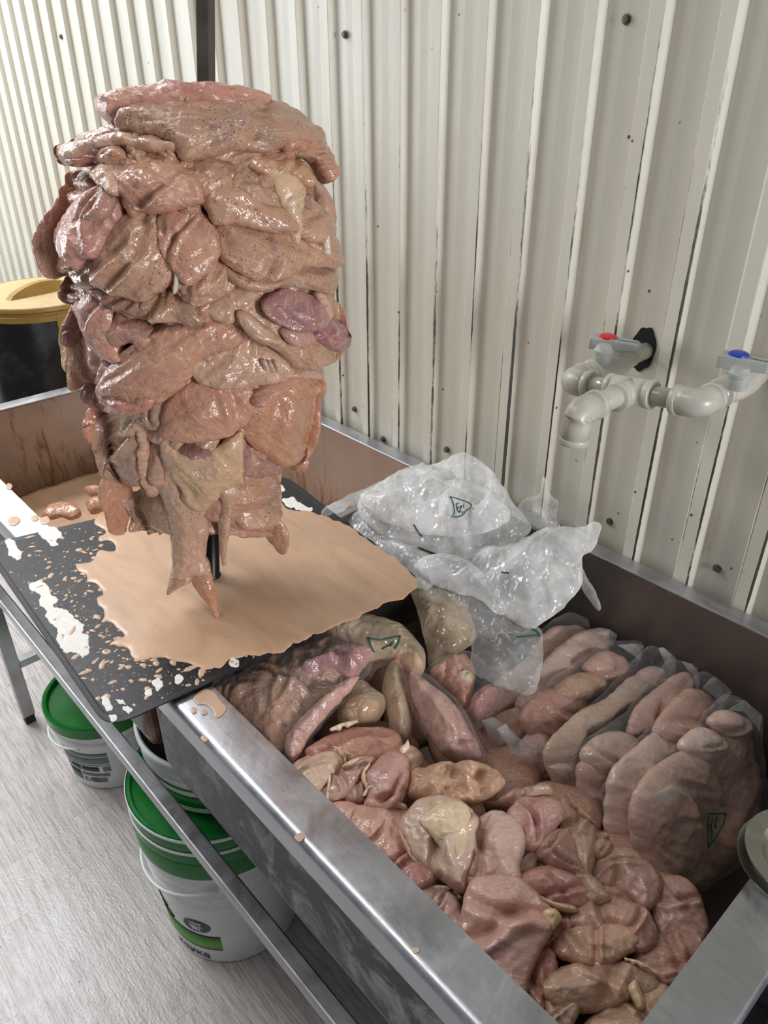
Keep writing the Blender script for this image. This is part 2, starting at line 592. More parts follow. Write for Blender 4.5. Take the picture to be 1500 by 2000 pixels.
def wall_material():
    mt, nt, b = newmat('painted_sheet')
    k = NB(nt)
    P = k.pos()
    x, y, z = k.xyz(P)[:3]
    u = k.math('FRACT', k.math('DIVIDE', k.math('ADD', x, 8.9500 + .4774), .0895))
    cl = k.noise(k.map(P, (6, 6, 1.2)), 1.0, 5, .6)
    c = k.mix(k.ramp(cl, .3, .7), rgb(208, 205, 192), rgb(196, 191, 176))
    c = k.mix(k.ramp(k.noise(P, 2.2, 3), .45, .7, 0, .35), c, rgb(192, 184, 168))
    # black grime in each rib's near bend, thinner dark line at the far bend
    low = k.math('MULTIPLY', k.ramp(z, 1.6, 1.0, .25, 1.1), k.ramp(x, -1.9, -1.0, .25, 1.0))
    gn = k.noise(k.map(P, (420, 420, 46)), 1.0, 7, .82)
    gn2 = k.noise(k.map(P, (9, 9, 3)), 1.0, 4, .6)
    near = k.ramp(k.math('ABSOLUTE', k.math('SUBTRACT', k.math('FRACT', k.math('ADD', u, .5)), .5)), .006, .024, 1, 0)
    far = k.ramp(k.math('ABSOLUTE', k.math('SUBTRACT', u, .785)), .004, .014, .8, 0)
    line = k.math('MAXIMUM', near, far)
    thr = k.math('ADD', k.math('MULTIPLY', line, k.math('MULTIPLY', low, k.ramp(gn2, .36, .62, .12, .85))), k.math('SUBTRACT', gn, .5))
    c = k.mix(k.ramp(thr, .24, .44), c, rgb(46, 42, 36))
    # greenish run marks at the foot of the slopes
    gr = k.math('MULTIPLY', k.ramp(k.math('ABSOLUTE', k.math('SUBTRACT', u, .10)), .01, .05, 1, 0), k.ramp(k.noise(k.map(P, (60, 60, 5)), 1, 5, .7), .5, .7, 0, .45))
    c = k.mix(gr, c, rgb(150, 140, 96))
    # rub marks and spatter low on the wall
    sp = k.math('MULTIPLY', k.ramp(k.noise(k.map(P, (70, 70, 34)), 1, 6, .8), .66, .72), k.ramp(z, 1.15, .90, 0, .9))
    c = k.mix(sp, c, rgb(58, 50, 42))
    vor = k.n('ShaderNodeTexVoronoi', i_Vector=P, i_Scale=26.0)
    dots = k.math('MULTIPLY', k.ramp(vor.outputs['Distance'], .05, .075, 1, 0), k.ramp(k.noise(P, 5, 2), .5, .55))
    c = k.mix(dots, c, rgb(96, 66, 42))
    k.set(b, 'Base Color', c)
    k.set(b, 'Roughness', k.ramp(cl, .3, .7, .34, .46))
    k.set(b, 'Normal', k.bump(k.noise(P, 35, 4), .15, .003))
    return mt


def floor_material():
    mt, nt, b = newmat('washed_oak_laminate')
    k = NB(nt)
    oi = k.n('ShaderNodeObjectInfo')
    off = k.n('ShaderNodeCombineXYZ', i_X=k.math('MULTIPLY', oi.outputs['Random'], 31.0), i_Y=k.math('MULTIPLY', oi.outputs['Random'], 17.0), i_Z=0.0).outputs[0]
    P = k.n('ShaderNodeVectorMath', operation='ADD', n_0=k.pos(), n_1=off).outputs[0]
    wv = k.n('ShaderNodeTexWave', wave_type='BANDS', bands_direction='Y', i_Vector=k.map(P, (1.0, 9, 1)), i_Scale=1.2, i_Distortion=12.0, i_Detail=3.0, i_Detail_Scale=1.2, i_Detail_Roughness=.6)
    fine = k.noise(k.map(P, (14, 260, 1)), 1, 4, .7)
    c = k.mix(k.ramp(oi.outputs['Random'], 0, 1), rgb(206, 199, 196), rgb(192, 184, 180))
    c = k.mix(k.ramp(wv.outputs['Fac'], .5, .95, 0, .30), c, rgb(150, 140, 132))
    c = k.mix(k.ramp(fine, .46, .68, 0, .75), c, rgb(128, 119, 114))
    c = k.mix(k.ramp(k.noise(P, 7, 5, .7), .55, .75, 0, .3), c, rgb(168, 146, 132))
    vor = k.n('ShaderNodeTexVoronoi', i_Vector=P, i_Scale=30.0)
    c = k.mix(k.math('MULTIPLY', k.ramp(vor.outputs['Distance'], .05, .08, 1, 0), k.ramp(k.noise(P, 6, 2), .58, .62)), c, rgb(60, 50, 44))
    k.set(b, 'Base Color', c)
    k.set(b, 'Roughness', k.ramp(k.noise(P, 20, 4), .3, .7, .16, .30))
    nrm = k.bump(k.noise(k.map(P, (90, 240, 1)), 1, 4, .6), .35, .002)
    k.set(b, 'Normal', k.bump(k.noise(P, 160, 3), .35, .0015, nrm))
    return mt


def tray_material():
    mt, nt, b = newmat('black_steel_sheet')
    k = NB(nt)
    P = k.pos()
    cl = k.noise(P, 20, 6, .7, .6)
    c = k.mix(k.ramp(cl, .35, .7), rgb(24, 24, 27), rgb(46, 45, 50))
    sc = k.noise(k.map(P, (40, 500, 40), rot=(0, 0, .6)), 1, 4, .7)
    c = k.mix(k.ramp(sc, .6, .75, 0, .35), c, rgb(84, 82, 82))
    c = k.mix(k.ramp(k.noise(P, 45, 5, .75), .58, .72, 0, .5), c, rgb(66, 62, 60))
    k.set(b, 'Base Color', c)
    k.set(b, 'Metallic', .4)
    k.set(b, 'Roughness', k.ramp(cl, .3, .7, .34, .52))
    k.set(b, 'Normal', k.bump(cl, .2, .002))
    return mt


def sauce_material(name, col):
    mt, nt, b = newmat(name)
    k = NB(nt)
    P = k.pos()
    sw = k.noise(k.map(P, (5, 22, 5), rot=(0, 0, .75)), 1, 5, .6, 1.2)
    c = k.mix(k.ramp(sw, .38, .66), col, tuple(x * .82 for x in col[:3]) + (1,))
    c = k.mix(k.ramp(k.noise(P, 12, 3), .5, .75, 0, .5), c, tuple(min(1, x * 1.1) for x in col[:3]) + (1,))
    vor = k.n('ShaderNodeTexVoronoi', i_Vector=P, i_Scale=190.0)
    c = k.mix(k.math('MULTIPLY', k.ramp(vor.outputs['Distance'], .10, .16, .55, 0), k.ramp(k.noise(P, 60, 2), .5, .56)), c, rgb(120, 78, 56))
    k.set(b, 'Base Color', c)
    k.set(b, 'Roughness', k.ramp(k.noise(P, 8, 3), .35, .7, .25, .42))
    k.set(b, 'Specular IOR Level', .4)
    k.set(b, 'Normal', k.bump(k.noise(P, 45, 3), .15, .002))
    return mt


def basin_material(name, base, streak, amt, zlow, zhigh):
    """stainless basin wall with dried brown marinade above the fill line"""
    mt, nt, b = newmat(name)
    k = NB(nt)
    P = k.pos()
    x, y, z = k.xyz(P)[:3]
    cl = k.noise(P, 9, 5, .6)
    c = k.mix(k.ramp(cl, .3, .7), base, tuple(v * .82 for v in base[:3]) + (1,))
    band = k.ramp(z, zhigh, zlow, 0, 1)
    st = k.noise(k.map(P, (34, 34, 7)), 1, 6, .7, .8)
    df = k.math('MULTIPLY', k.ramp(k.math('ADD', st, k.math('MULTIPLY', band, .16)), .60, .72), amt)
    c = k.mix(k.math('MULTIPLY', k.ramp(band, .35, 1), .6 * amt), c, rgb(128, 108, 84))
    c = k.mix(df, c, streak)
    c = k.mix(k.ramp(k.noise(P, 120, 4, .7), .68, .74, 0, .6), c, rgb(200, 176, 150))
    k.set(b, 'Base Color', c)
    k.set(b, 'Metallic', k.math('SUBTRACT', .5, k.math('MULTIPLY', df, .45), True))
    k.set(b, 'Roughness', k.ramp(cl, .3, .7, .26, .40))
    return mt


M = {}
M['wall'] = wall_material()
M['floor'] = floor_material()
M['rim'] = steel_material('brushed_stainless', rgb(190, 192, 198), .36, 0, rgb(176, 172, 160), .40)
M['apron'] = steel_material('dull_stainless', rgb(78, 77, 77), .46, 0, rgb(168, 168, 168), .75, .95, 16)
M['frame'] = steel_material('frame_stainless', rgb(168, 168, 170), .34, 0, rgb(120, 114, 106), .4)
M['basin_l'] = basin_material('basin_marinade_stained', rgb(166, 150, 142), rgb(112, 72, 34), .9, .66, .80)
M['basin_r'] = basin_material('basin_clean', rgb(112, 104, 98), rgb(150, 130, 112), .1, .5, .6)
M['tray'] = tray_material()
M['sauce'] = sauce_material('marinade', rgb(206, 170, 140))
M['drop'] = sauce_material('marinade_drop', rgb(208, 176, 150))
M['white'] = simple('white_residue', rgb(238, 236, 230), .75, noise=.12, nscale=120)
M['meat'] = meat_material('marinated_chicken', rgb(186, 142, 112))
M['raw'] = meat_material('raw_chicken', rgb(206, 170, 140), .0024, .14, .6)
M['fat'] = meat_material('chicken_fat', rgb(214, 180, 128), .003)
M['film'] = film_material('clear_film', (.98, .98, .99, 1), .05, .34, .05, 22)
M['bag'] = film_material('crumpled_polythene', (1, 1, .99, 1), .27, .60, .10, 14, .36)
M['bagbrown'] = film_material('soiled_polythene', (.95, .78, .56, 1), .22, .45, .08, 22, .42)
M['bagthin'] = film_material('thin_polythene', (1, 1, .99, 1), .13, .42, .08, 18, .25)
M['green_ink'] = simple('green_ink', rgb(18, 84, 66), .5)
M['dark_ink'] = simple('dark_green_ink', rgb(22, 40, 34), .5)
M['pipe'] = simple('grey_pipe_plastic', rgb(190, 187, 174), .34, noise=.16, nscale=45)
M['pipeshine'] = simple('bare_pipe', rgb(168, 162, 152), .18, noise=.1)
M['valve'] = simple('valve_plastic', rgb(166, 168, 164), .45, noise=.12, nscale=60)
M['red'] = simple('red_cap', rgb(196, 40, 44), .4)
M['blue'] = simple('blue_cap', rgb(32, 60, 168), .4)
M['dark'] = simple('recess_shade', rgb(14, 13, 12), .9)
M['rubber'] = simple('black_rubber', rgb(24, 24, 24), .6)
M['screw'] = simple('dirty_screw', rgb(104, 100, 92), .5, .4, .4, 200)
M['bucket'] = simple('white_plastic', rgb(226, 228, 226), .32, noise=.06, nscale=14)
M['green'] = simple('green_plastic', rgb(14, 120, 44), .28, noise=.12, nscale=14)
M['label_green'] = simple('label_green', rgb(88, 164, 42), .4)
M['label_dark'] = simple('label_dark_green', rgb(24, 60, 48), .4)
M['label_black'] = simple('label_black', rgb(34, 38, 42), .4)
M['label_grey'] = simple('label_grey_print', rgb(128, 142, 134), .5, noise=.5, nscale=420)
M['label_white'] = simple('label_white', rgb(236, 238, 236), .4)
M['yellow'] = simple('yellow_plastic', rgb(156, 122, 56), .38, noise=.15, nscale=16)
M['lidtop'] = simple('dusty_yellow_lid', rgb(190, 166, 122), .6, noise=.16, nscale=40)
M['drum'] = steel_material('drum_dark_steel', rgb(74, 74, 76), .16, 2, rgb(150, 150, 148), .12)
M['iron'] = simple('skewer_iron', rgb(92, 86, 80), .42, .35, .35, 24)
M['ironblack'] = simple('blackened_iron', rgb(22, 21, 20), .35, .6)
M['enamel'] = steel_material('plate_steel', rgb(172, 172, 162), .36, 0, rgb(140, 128, 104), .5)
M['cabinet'] = simple('white_cabinet', rgb(208, 212, 218), .4)
M['bristle'] = simple('white_netting', rgb(206, 204, 198), .5)

# ================================================================== setting
def tops(P): return P


# back wall: a flat backing with profiled steel sheets in front
PITCH_X, CRX = 0.0895, -0.4774
wall = box('wall_back', (-4.2, 0.75, 0.985, 1.06, 0.0, 2.75), M['wall'])
tag(wall, kind='structure')


def sheet(x0, x1, yo, k):
    bm = bmesh.new()
    xs = []
    n0 = math.floor((x0 - CRX) / PITCH_X) - 1
    n1 = math.ceil((x1 - CRX) / PITCH_X) + 1
    prof = []
    for n in range(n0, n1):
        a = CRX + n * PITCH_X          # near bend of the crest
        prof += [(a - .0255, .967), (a - .0195, .9558), (a - .0185, .9552), (a - .001, .9552), (a, .9558), (a + .006, .967)]
        prof += [(a + .020, .9672), (a + .034, .9668), (a + .050, .9672)]
    prof = [(x, y) for x, y in prof if x0 <= x <= x1]
    prof = [(x0, prof[0][1])] + prof + [(x1, prof[-1][1])]
    zs = [0.02, .5, .85, .95, 1.05, 1.2, 1.4, 1.7, 2.1, 2.7]
    rows = []
    for z in zs:
        rows.append([bm.verts.new((x + .0012 * math.sin(z * 3.1 + x * 40), y + yo + .0016 * math.sin(x * 7 + z * 2.3), z)) for x, y in prof])
    for a, b in zip(rows, rows[1:]):
        for i in range(len(prof) - 1):
            bm.faces.new((a[i], a[i + 1], b[i + 1], b[i]))
    o = obj('corrugated_sheet', bm, M['wall'], wall)
    s = o.modifiers.new('thick', 'SOLIDIFY')
    s.thickness = .0012
    s.offset = 1
    return o


sheet(-4.15, -2.995, .001, 0)
sheet(-3.02, -2.028, .0, 1)
sheet(-2.036, -1.165, .002, 2)
sheet(-1.205, -.18, .0, 3)
sheet(-.22, .72, .002, 4)

for (x, z) in ((-1.168, .905), (-1.03, .866), (-.898, .905), (-.80, .893), (-.537, .905), (-.325, .905), (-.335, 1.57), (-1.134, 1.577), (-1.60, 1.60), (-2.3, 1.60), (-.62, 1.58)):
    x = CRX + round((x - CRX - .035) / PITCH_X) * PITCH_X + .034
    bm = bmesh.new()
    vs = []
    for r, y in ((.0062, .9665), (.0062, .9648), (.0042, .9644), (.0040, .9612), (.0, .9608)):
        if r: vs.append([bm.verts.new((x + r * math.cos(q * math.pi / 6), y, z + r * math.sin(q * math.pi / 6))) for q in range(12)])
        else: vs.append([bm.verts.new((x, y, z))])
    for a, b in zip(vs, vs[1:]):
        for q in range(12):
            if len(b) == 1: bm.faces.new((a[q], a[(q + 1) % 12], b[0]))
            else: bm.faces.new((a[q], a[(q + 1) % 12], b[(q + 1) % 12], b[q]))
    obj('screw', bm, M['screw'], wall)

# dark patch on the sheet painting the shade inside the hot pipe's hole
hc = at_y(1256, 682, .9655)
bm = bmesh.new()
ring = []
for q in range(52):
    a = q / 52 * 2 * math.pi
    r = 1 + .10 * math.sin(2 * a + 1) + .04 * math.sin(7 * a)
    ring.append((hc[0] + .017 * r * math.cos(a), hc[2] + .034 * r * math.sin(a)))
f = [bm.verts.new((x, .9640, z)) for x, z in ring]
g = [bm.verts.new((x, .9705, z)) for x, z in ring]
bm.faces.new(f)
for i in range(52): bm.faces.new((f[i], g[i], g[(i + 1) % 52], f[(i + 1) % 52]))
obj('pipe_hole_shade', bm, M['dark'], wall)

# floor: screed and laid strips
floor = box('floor', (-4.2, 0.75, -1.3, 1.0, -.05, -.012), simple('screed', rgb(120, 112, 104), .8))
tag(floor, kind='structure')
rr = random.Random(5)
for j in range(-15, 12):
    y0 = .0047 + j * .0832
    x = -4.25 - rr.uniform(0, .3)
    joints = {2: -1.241, 1: -1.361, 3: -1.385}
    while x < .70:
        far = j < -6 or x < -2.9
        L = rr.choice((.9, 1.1, 1.3)) if far else rr.choice((.36, .42, .5, .58))
        if j in joints and x < joints[j] < x + L + .2: L = joints[j] - x
        x0, x1 = max(x, -4.2), min(x + L, .75)
        if x1 - x0 > .02:
            box('plank', (x0 + .0002, x1 - .0002, y0 + .0001, y0 + .0831, -.012, 0.0), M['floor'], floor)
        x += L

tag(box('wall_left', (-4.27, -4.2, -1.3, 1.06, 0.0, 2.75), simple('painted_wall', rgb(206, 206, 200), .6)), kind='structure')

# ================================================================== sink bench
RIM = .867
sink = empty('double_basin_sink', (-.9, .6, 0), 'long stainless steel double basin sink on square legs against the corrugated wall', 'sink')
XL, XLI, XD0, XD1, XRI, XR = -1.812, -1.767, -.932, -.885, -.103, -.051
YF, YFI, YBI, YB = .266, .320, .920, .951


def rim_bar(name, x0, x1, y0, y1, drop=(0, 0, 0, 0)):
    bm = bmesh.new()
    add_box(bm, x0, x1, y0, y1, RIM - .004, RIM)
    return obj(name, bm, M['rim'], sink, bevel=.0015)


def flat_rim(name, x0, x1, y0, y1, lip):
    """worktop strip with a folded lip (lip = side letter)"""
    bm = bmesh.new()
    n = 6
    if lip == 'f':
        prof = [(y1, RIM), (y0 + .010, RIM), (y0 + .0065, RIM - .0006), (y0 + .0035, RIM - .0022), (y0 + .0012, RIM - .005), (y0, RIM - .009), (y0, RIM - .036), (y0 + .012, RIM - .042), (y0 + .012, RIM - .038), (y0 + .004, RIM - .034), (y0 + .004, RIM - .006), (y1, RIM - .004)]
        a = [bm.verts.new((x0, y, z)) for y, z in prof]
        b = [bm.verts.new((x1, y, z)) for y, z in prof]
    else:
        s = 1 if lip == 'r' else -1
        e, i = (x1, x0) if lip == 'r' else (x0, x1)
        prof = [(i, RIM), (e - s * .006, RIM), (e - s * .002, RIM - .0015), (e, RIM - .006), (e, RIM - .036), (e - s * .012, RIM - .042), (e - s * .012, RIM - .038), (e - s * .004, RIM - .034), (e - s * .004, RIM - .006), (i, RIM - .004)]
        a = [bm.verts.new((x, y0, z)) for x, z in prof]
        b = [bm.verts.new((x, y1, z)) for x, z in prof]
    m_ = len(prof)
    for k in range(m_): bm.faces.new((a[k], a[(k + 1) % m_], b[(k + 1) % m_], b[k]))
    bm.faces.new(a)
    bm.faces.new(b[::-1])
    o = obj(name, bm, M['rim'], sink, smooth=True)
    e = o.modifiers.new('edges', 'EDGE_SPLIT')
    e.split_angle = .6
    return o


flat_rim('front_rim', XL, XR, YF, YFI, 'f')
rim_bar('back_rim', XL, XR, YBI, YB)
flat_rim('end_rim', XL, XLI, YFI, YBI, 'l')
flat_rim('end_rim', XRI, XR, YFI, YBI, 'r')
rim_bar('divider_rim', XD0, XD1, YFI, YBI)


def basin(name, x0, x1, zb, mi):
    """open pressed bowl with rounded vertical corners and a folded thickness"""
    bm = bmesh.new()
    t, rc = .0025, .018

    def rr_(x0, x1, y0, y1, r, z):
        pts = []
        for cx, cy, a0 in ((x1 - r, y1 - r, 0), (x0 + r, y1 - r, 90), (x0 + r, y0 + r, 180), (x1 - r, y0 + r, 270)):
            for k in range(5):
                a = math.radians(a0 + k * 22.5)
                pts.append(bm.verts.new((cx + r * math.cos(a), cy + r * math.sin(a), z)))
        return pts
    loops = [rr_(x0, x1, YFI, YBI, rc, RIM - .003), rr_(x0, x1, YFI, YBI, rc, zb + .03), rr_(x0 + .008, x1 - .008, YFI + .008, YBI - .008, rc, zb + .008), rr_(x0 + .03, x1 - .03, YFI + .03, YBI - .03, rc, zb)]
    o_ = [rr_(x0 + .03, x1 - .03, YFI + .03, YBI - .03, rc, zb - t), rr_(x0 + .006, x1 - .006, YFI + .006, YBI - .006, rc, zb - t), rr_(x0 - t, x1 + t, YFI - t, YBI + t, rc, zb + .028), rr_(x0 - t, x1 + t, YFI - t, YBI + t, rc, RIM - .005)]
    n = 20
    for seq in (loops, o_):
        for a, b in zip(seq, seq[1:]):
            for k in range(n): bm.faces.new((a[k], a[(k + 1) % n], b[(k + 1) % n], b[k]))
    bm.faces.new(loops[-1])
    bm.faces.new(o_[0][::-1])
    for k in range(n): bm.faces.new((loops[0][k], loops[0][(k + 1) % n], o_[-1][(k + 1) % n], o_[-1][k]))
    o = obj(name, bm, mi, sink)
    o.data.materials.append(M['apron'])
    # outside faces get the dull finish
    for p in o.data.polygons:
        c = p.center
        if (p.normal.y < -.3 and c.y < YFI - .0012) or c.z < zb - .001:
            p.material_index = 1
    return o


basin('basin', XLI, XD0, .545, M['basin_l'])
basin('basin', XD1, XRI, .545, M['basin_r'])


def leg(x, y):
    l = box('leg', (x, x + .032, y, y + .032, .028, RIM - .006), M['frame'], sink, .003)
    box('foot', (x + .003, x + .029, y + .003, y + .029, 0, .03), M['rubber'], l, .003)


for lx in (XL + .028, XR - .055):
    for ly in (.284, .902): leg(lx, ly)
box('stretcher', (XL + .06, XR - .055, .286, .311, .480, .506), M['frame'], sink, .003)
box('stretcher', (XL + .06, XR - .055, .905, .931, .48, .51), M['frame'], sink, .003)
for lx in (XL + .031, XR - .052):
    box('stretcher', (lx, lx + .026, .316, .902, .185, .207), M['frame'], sink, .002)

# marinade standing in the far basin
bm = bmesh.new()
nx, ny = 60, 44
g = [[None] * (ny + 1) for _ in range(nx + 1)]
xs = np.linspace(XLI + .001, XD0 - .001, nx + 1)
ys = np.linspace(YFI + .001, YBI - .001, ny + 1)
pp = np.array([(x, y, 0) for x in xs for y in ys])
hz = .648 + .005 * pnoise(pp * 14) + .003 * pnoise(pp * 40)
for i in range(nx + 1):
    for j in range(ny + 1): g[i][j] = bm.verts.new((xs[i], ys[j], hz[i * (ny + 1) + j]))
for i in range(nx):
    for j in range(ny): bm.faces.new((g[i][j], g[i + 1][j], g[i + 1][j + 1], g[i][j + 1]))
low = []
for i, j in [(i, 0) for i in range(nx)] + [(nx, j) for j in range(ny)] + [(i, ny) for i in range(nx, 0, -1)] + [(0, j) for j in range(ny, 0, -1)]:
    v = g[i][j]
    low.append((v, bm.verts.new((v.co.x * .98 - .027, .62 + (v.co.y - .62) * .97, .58))))
for (a, b), (c, d_) in zip(low, low[1:] + low[:1]): bm.faces.new((a, c, d_, b))
bm.faces.new([b for a, b in low][::-1])
tag(obj('marinade', bm, M['sauce'], smooth=True), 'pool of thick tan marinade filling the far basin of the sink', 'marinade', kind='stuff')

# scraps lying in the marinade
scr = [(((88, 1000), (104, 988), (130, 985), (150, 992), (160, 1006), (140, 1014), (118, 1010), (100, 1016), (84, 1012)), 'curled flap of chicken lying in the marinade beside the front rim'),
       (((170, 990), (185, 978), (205, 976), (210, 988), (196, 1000), (178, 1004)), 'small heap of pale chicken scraps in the marinade under the hanging meat'),
       (((165, 962), (182, 954), (200, 956), (198, 966), (180, 972)), 'small sunken chicken scrap in the marinade near the end wall of the basin')]
for q, (pts, lab) in enumerate(scr):
    o = blob('chicken_scrap', pts, plane_surf((0, 0, .648), (0, -.1, 1)), M['meat'], T=.014, R=8, back=.012, lift=.004, step=3, color=(*rgb(200, 140, 110)[:3], .8), fold=.005)
    tag(o, lab, 'chicken', 'scraps in the marinade')

# ================================================================== black tray with marinade
TZ = RIM + .0035
tc = [at_z(-35, 1068, TZ), at_z(210, 1428, TZ), at_z(830, 1142, TZ), at_z(556, 930, TZ)]
tc = [c[:2] for c in tc]
tray = empty('steel_tray', (tc[0][0] * .5 + tc[2][0] * .5, tc[0][1] * .5 + tc[2][1] * .5, TZ), 'flat black steel sheet laid across the sink under the meat, flooded with tan marinade', 'tray')


def rounded(poly, r, n=7):
    out = []
    for i in range(4):
        p, a, b = np.array(poly[i]), np.array(poly[i - 1]), np.array(poly[(i + 1) % 4])
        u = (a - p) / np.linalg.norm(a - p)
        v = (b - p) / np.linalg.norm(b - p)
        p0, p1 = p + u * r, p + v * r
        for k in range(n):
            t = k / (n - 1)
            out.append((1 - t) ** 2 * p0 + 2 * t * (1 - t) * p + t * t * p1)
    return np.array(out)


base = rounded(tc, .034)
cen = base.mean(0)
bm = bmesh.new()
rows = []
for s, z in ((.965, TZ + .0022), (.975, TZ + .0026), (.992, TZ + .0028), (1.0, TZ + .0030), (1.0, TZ + .0012), (.990, TZ + .0008), (.975, TZ + .0003), (.965, TZ)):
    rows.append([bm.verts.new((*(cen + (p - cen) * s), z)) for p in base])
n = len(base)
for a, b in zip(rows, rows[1:]):
    for k in range(n): bm.faces.new((a[k], a[(k + 1) % n], b[(k + 1) % n], b[k]))
bm.faces.new(rows[0][::-1])
bm.faces.new(rows[-1])
obj('tray_sheet', bm, M['tray'], tray)
TT = TZ + .0023


def z3(pts): return [(x / 1.7857, 880 + y / 1.7857) for x, y in pts]


TS = plane_surf((0, 0, TT), (0, 0, 1))
pud = z3([(262, 395), (320, 392), (352, 352), (400, 350), (392, 322), (345, 312), (372, 285), (336, 258), (352, 228), (402, 214), (470, 212), (560, 200), (700, 176), (830, 168), (945, 172), (1010, 200), (1090, 214), (1180, 246), (1270, 300), (1375, 376), (1446, 430), (1460, 462), (1436, 492), (1300, 556), (1180, 608), (1075, 656), (965, 708), (880, 712), (812, 726), (762, 752), (690, 758), (610, 734), (556, 722), (500, 732), (462, 722), (432, 690), (372, 684), (392, 662), (432, 648), (420, 628), (376, 606), (352, 600), (362, 562), (336, 520), (352, 496), (322, 466), (292, 468), (300, 436)])
pud = [(x, y) for x, y in pud]
o = blob('marinade_puddle', pud, TS, M['sauce'], T=.0016, R=5, back=.0004, bulge=0, step=4.5, fold=.0, fine=.0, ragged=6.0, seed=4.2)
tag(o, 'wide tan puddle of marinade with torn edges covering the black tray', 'marinade', kind='stuff')
pudloop = smooth_loop(pud, 7, 0)

# dried white residue, one ragged flake per patch
white = [[(105, 462), (150, 458), (172, 490), (200, 520), (188, 545), (240, 560), (262, 590), (292, 606), (288, 636), (306, 650), (310, 700), (290, 726), (262, 708), (226, 700), (196, 660), (200, 628), (160, 585), (166, 560), (136, 535), (140, 505), (112, 490)],
         [(16, 312), (46, 308), (58, 336), (76, 362), (62, 384), (40, 366), (26, 342)],
         [(138, 286), (180, 264), (206, 276), (222, 300), (198, 314), (206, 330), (172, 328), (160, 308)],
         [(952, 112), (975, 118), (996, 140), (970, 132)], [(986, 172), (1020, 166), (1044, 184), (1086, 200), (1076, 214), (1030, 206), (1000, 196)],
         [(352, 860), (372, 856), (384, 876), (396, 892), (388, 908), (366, 900)], [(402, 868), (428, 864), (440, 884), (424, 890), (412, 882)],
         [(538, 800), (556, 794), (566, 818), (548, 836), (536, 818)], [(508, 836), (528, 828), (530, 848), (512, 856)], [(612, 786), (630, 778), (638, 798), (622, 816), (612, 802)],
         [(800, 726), (820, 722), (832, 738), (818, 758), (802, 748)], [(432, 896), (448, 890), (462, 902), (450, 918)], [(380, 924), (402, 918), (412, 930), (392, 942)]]
for w in white:
    blob('white_residue', z3(w), TS, M['white'], tray, T=.0011, R=2.5, back=.0003, bulge=0, step=1.7, fold=.0004, fine=.0004, ragged=3.4)

# splashes: too many and too small to count
rr = random.Random(11)
vs_, fs_ = [], []
tl = smooth_loop([tuple(p) for p in z3([(8, 322), (130, 262), (330, 222), (400, 250), (420, 560), (480, 720), (700, 742), (860, 712), (900, 722), (760, 782), (620, 840), (440, 925), (330, 930), (290, 880), (20, 480), (4, 360)])], 10, sharp=True)
cnt = 0
while cnt < 520:
    p = np.array([[rr.uniform(0, 520), rr.uniform(1000, 1415)]])
    if not inside(tl, p)[0]: continue
    if inside(pudloop, p)[0] and rr.random() > .04: continue
    dpud = dist_to(pudloop, p)[0]
    if rr.random() > .25 + .75 * math.exp(-dpud / 45): continue
    c = on_plane(p, (0, 0, TT), (0, 0, 1))[0]
    if not inside(cen + (base - cen) * .965, np.array([c[:2]]))[0]: continue
    r = (.0005 + .0038 * rr.random() ** 4) * rr.uniform(.8, 1.3)
    e = 1 + rr.random() * .9
    a0 = rr.uniform(0, 6.28)
    b0 = len(vs_)
    n_ = 12 if r > .002 else 7
    for s, h in ((1, 0), (.82, .55), (.4, .95)):
        for k in range(n_):
            a = k / n_ * 6.283
            w = 1 + .22 * math.sin(2 * a + a0) + .12 * math.sin(5 * a + a0 * 3)
            x, y = r * s * w * e * math.cos(a), r * s * w * math.sin(a)
            vs_.append((c[0] + x * math.cos(a0) - y * math.sin(a0), c[1] + x * math.sin(a0) + y * math.cos(a0), TT + min(.0016, r * .5) * h))
    for q in (0, 1):
        for k in range(n_): fs_.append((b0 + q * n_ + k, b0 + q * n_ + (k + 1) % n_, b0 + (q + 1) * n_ + (k + 1) % n_, b0 + (q + 1) * n_ + k))
    fs_.append(tuple(b0 + 2 * n_ + k for k in range(n_)))
    fs_.append(tuple(b0 + k for k in range(n_))[::-1])
    cnt += 1
me = bpy.data.meshes.new('marinade_drops')
me.from_pydata(vs_, [], fs_)
me.polygons.foreach_set('use_smooth', [True] * len(me.polygons))
tag(link('marinade_drops', me, M['drop']), 'splashes of tan marinade dotted over the bare black edge of the tray', 'marinade', kind='stuff')

# spills on the rims
RS = plane_surf((0, 0, RIM + .0006), (0, 0, 1))
for pts in ([(378, 1362), (400, 1346), (418, 1352), (430, 1368), (442, 1382), (432, 1398), (420, 1402), (416, 1388), (400, 1376), (386, 1376)], [(372, 1384), (380, 1382), (384, 1390), (376, 1394)], [(392, 1388), (402, 1386), (404, 1394), (394, 1396)], [(392, 1440), (400, 1436), (406, 1444), (398, 1449)], [(578, 1630), (590, 1626), (594, 1636), (584, 1644), (576, 1638)], [(806, 1852), (816, 1850), (818, 1858), (808, 1862)],
            [(16, 1014), (30, 1008), (40, 1016), (30, 1026), (18, 1024)], [(60, 1010), (72, 1006), (76, 1014), (66, 1018)], [(78, 1014), (92, 1008), (98, 1020), (84, 1024)], [(16, 944), (24, 948), (20, 956), (12, 952)],
            [(694, 972), (708, 966), (712, 976), (700, 982)], [(722, 962), (732, 958), (734, 966), (724, 970)], [(668, 984), (682, 978), (686, 986), (674, 992)], [(742, 956), (750, 954), (750, 960)]):
    o = blob('marinade_spill', pts, RS, M['drop'], sink, T=.0009, R=3, back=.0002, bulge=.1, step=2.2, fold=0, fine=0, ragged=.5)

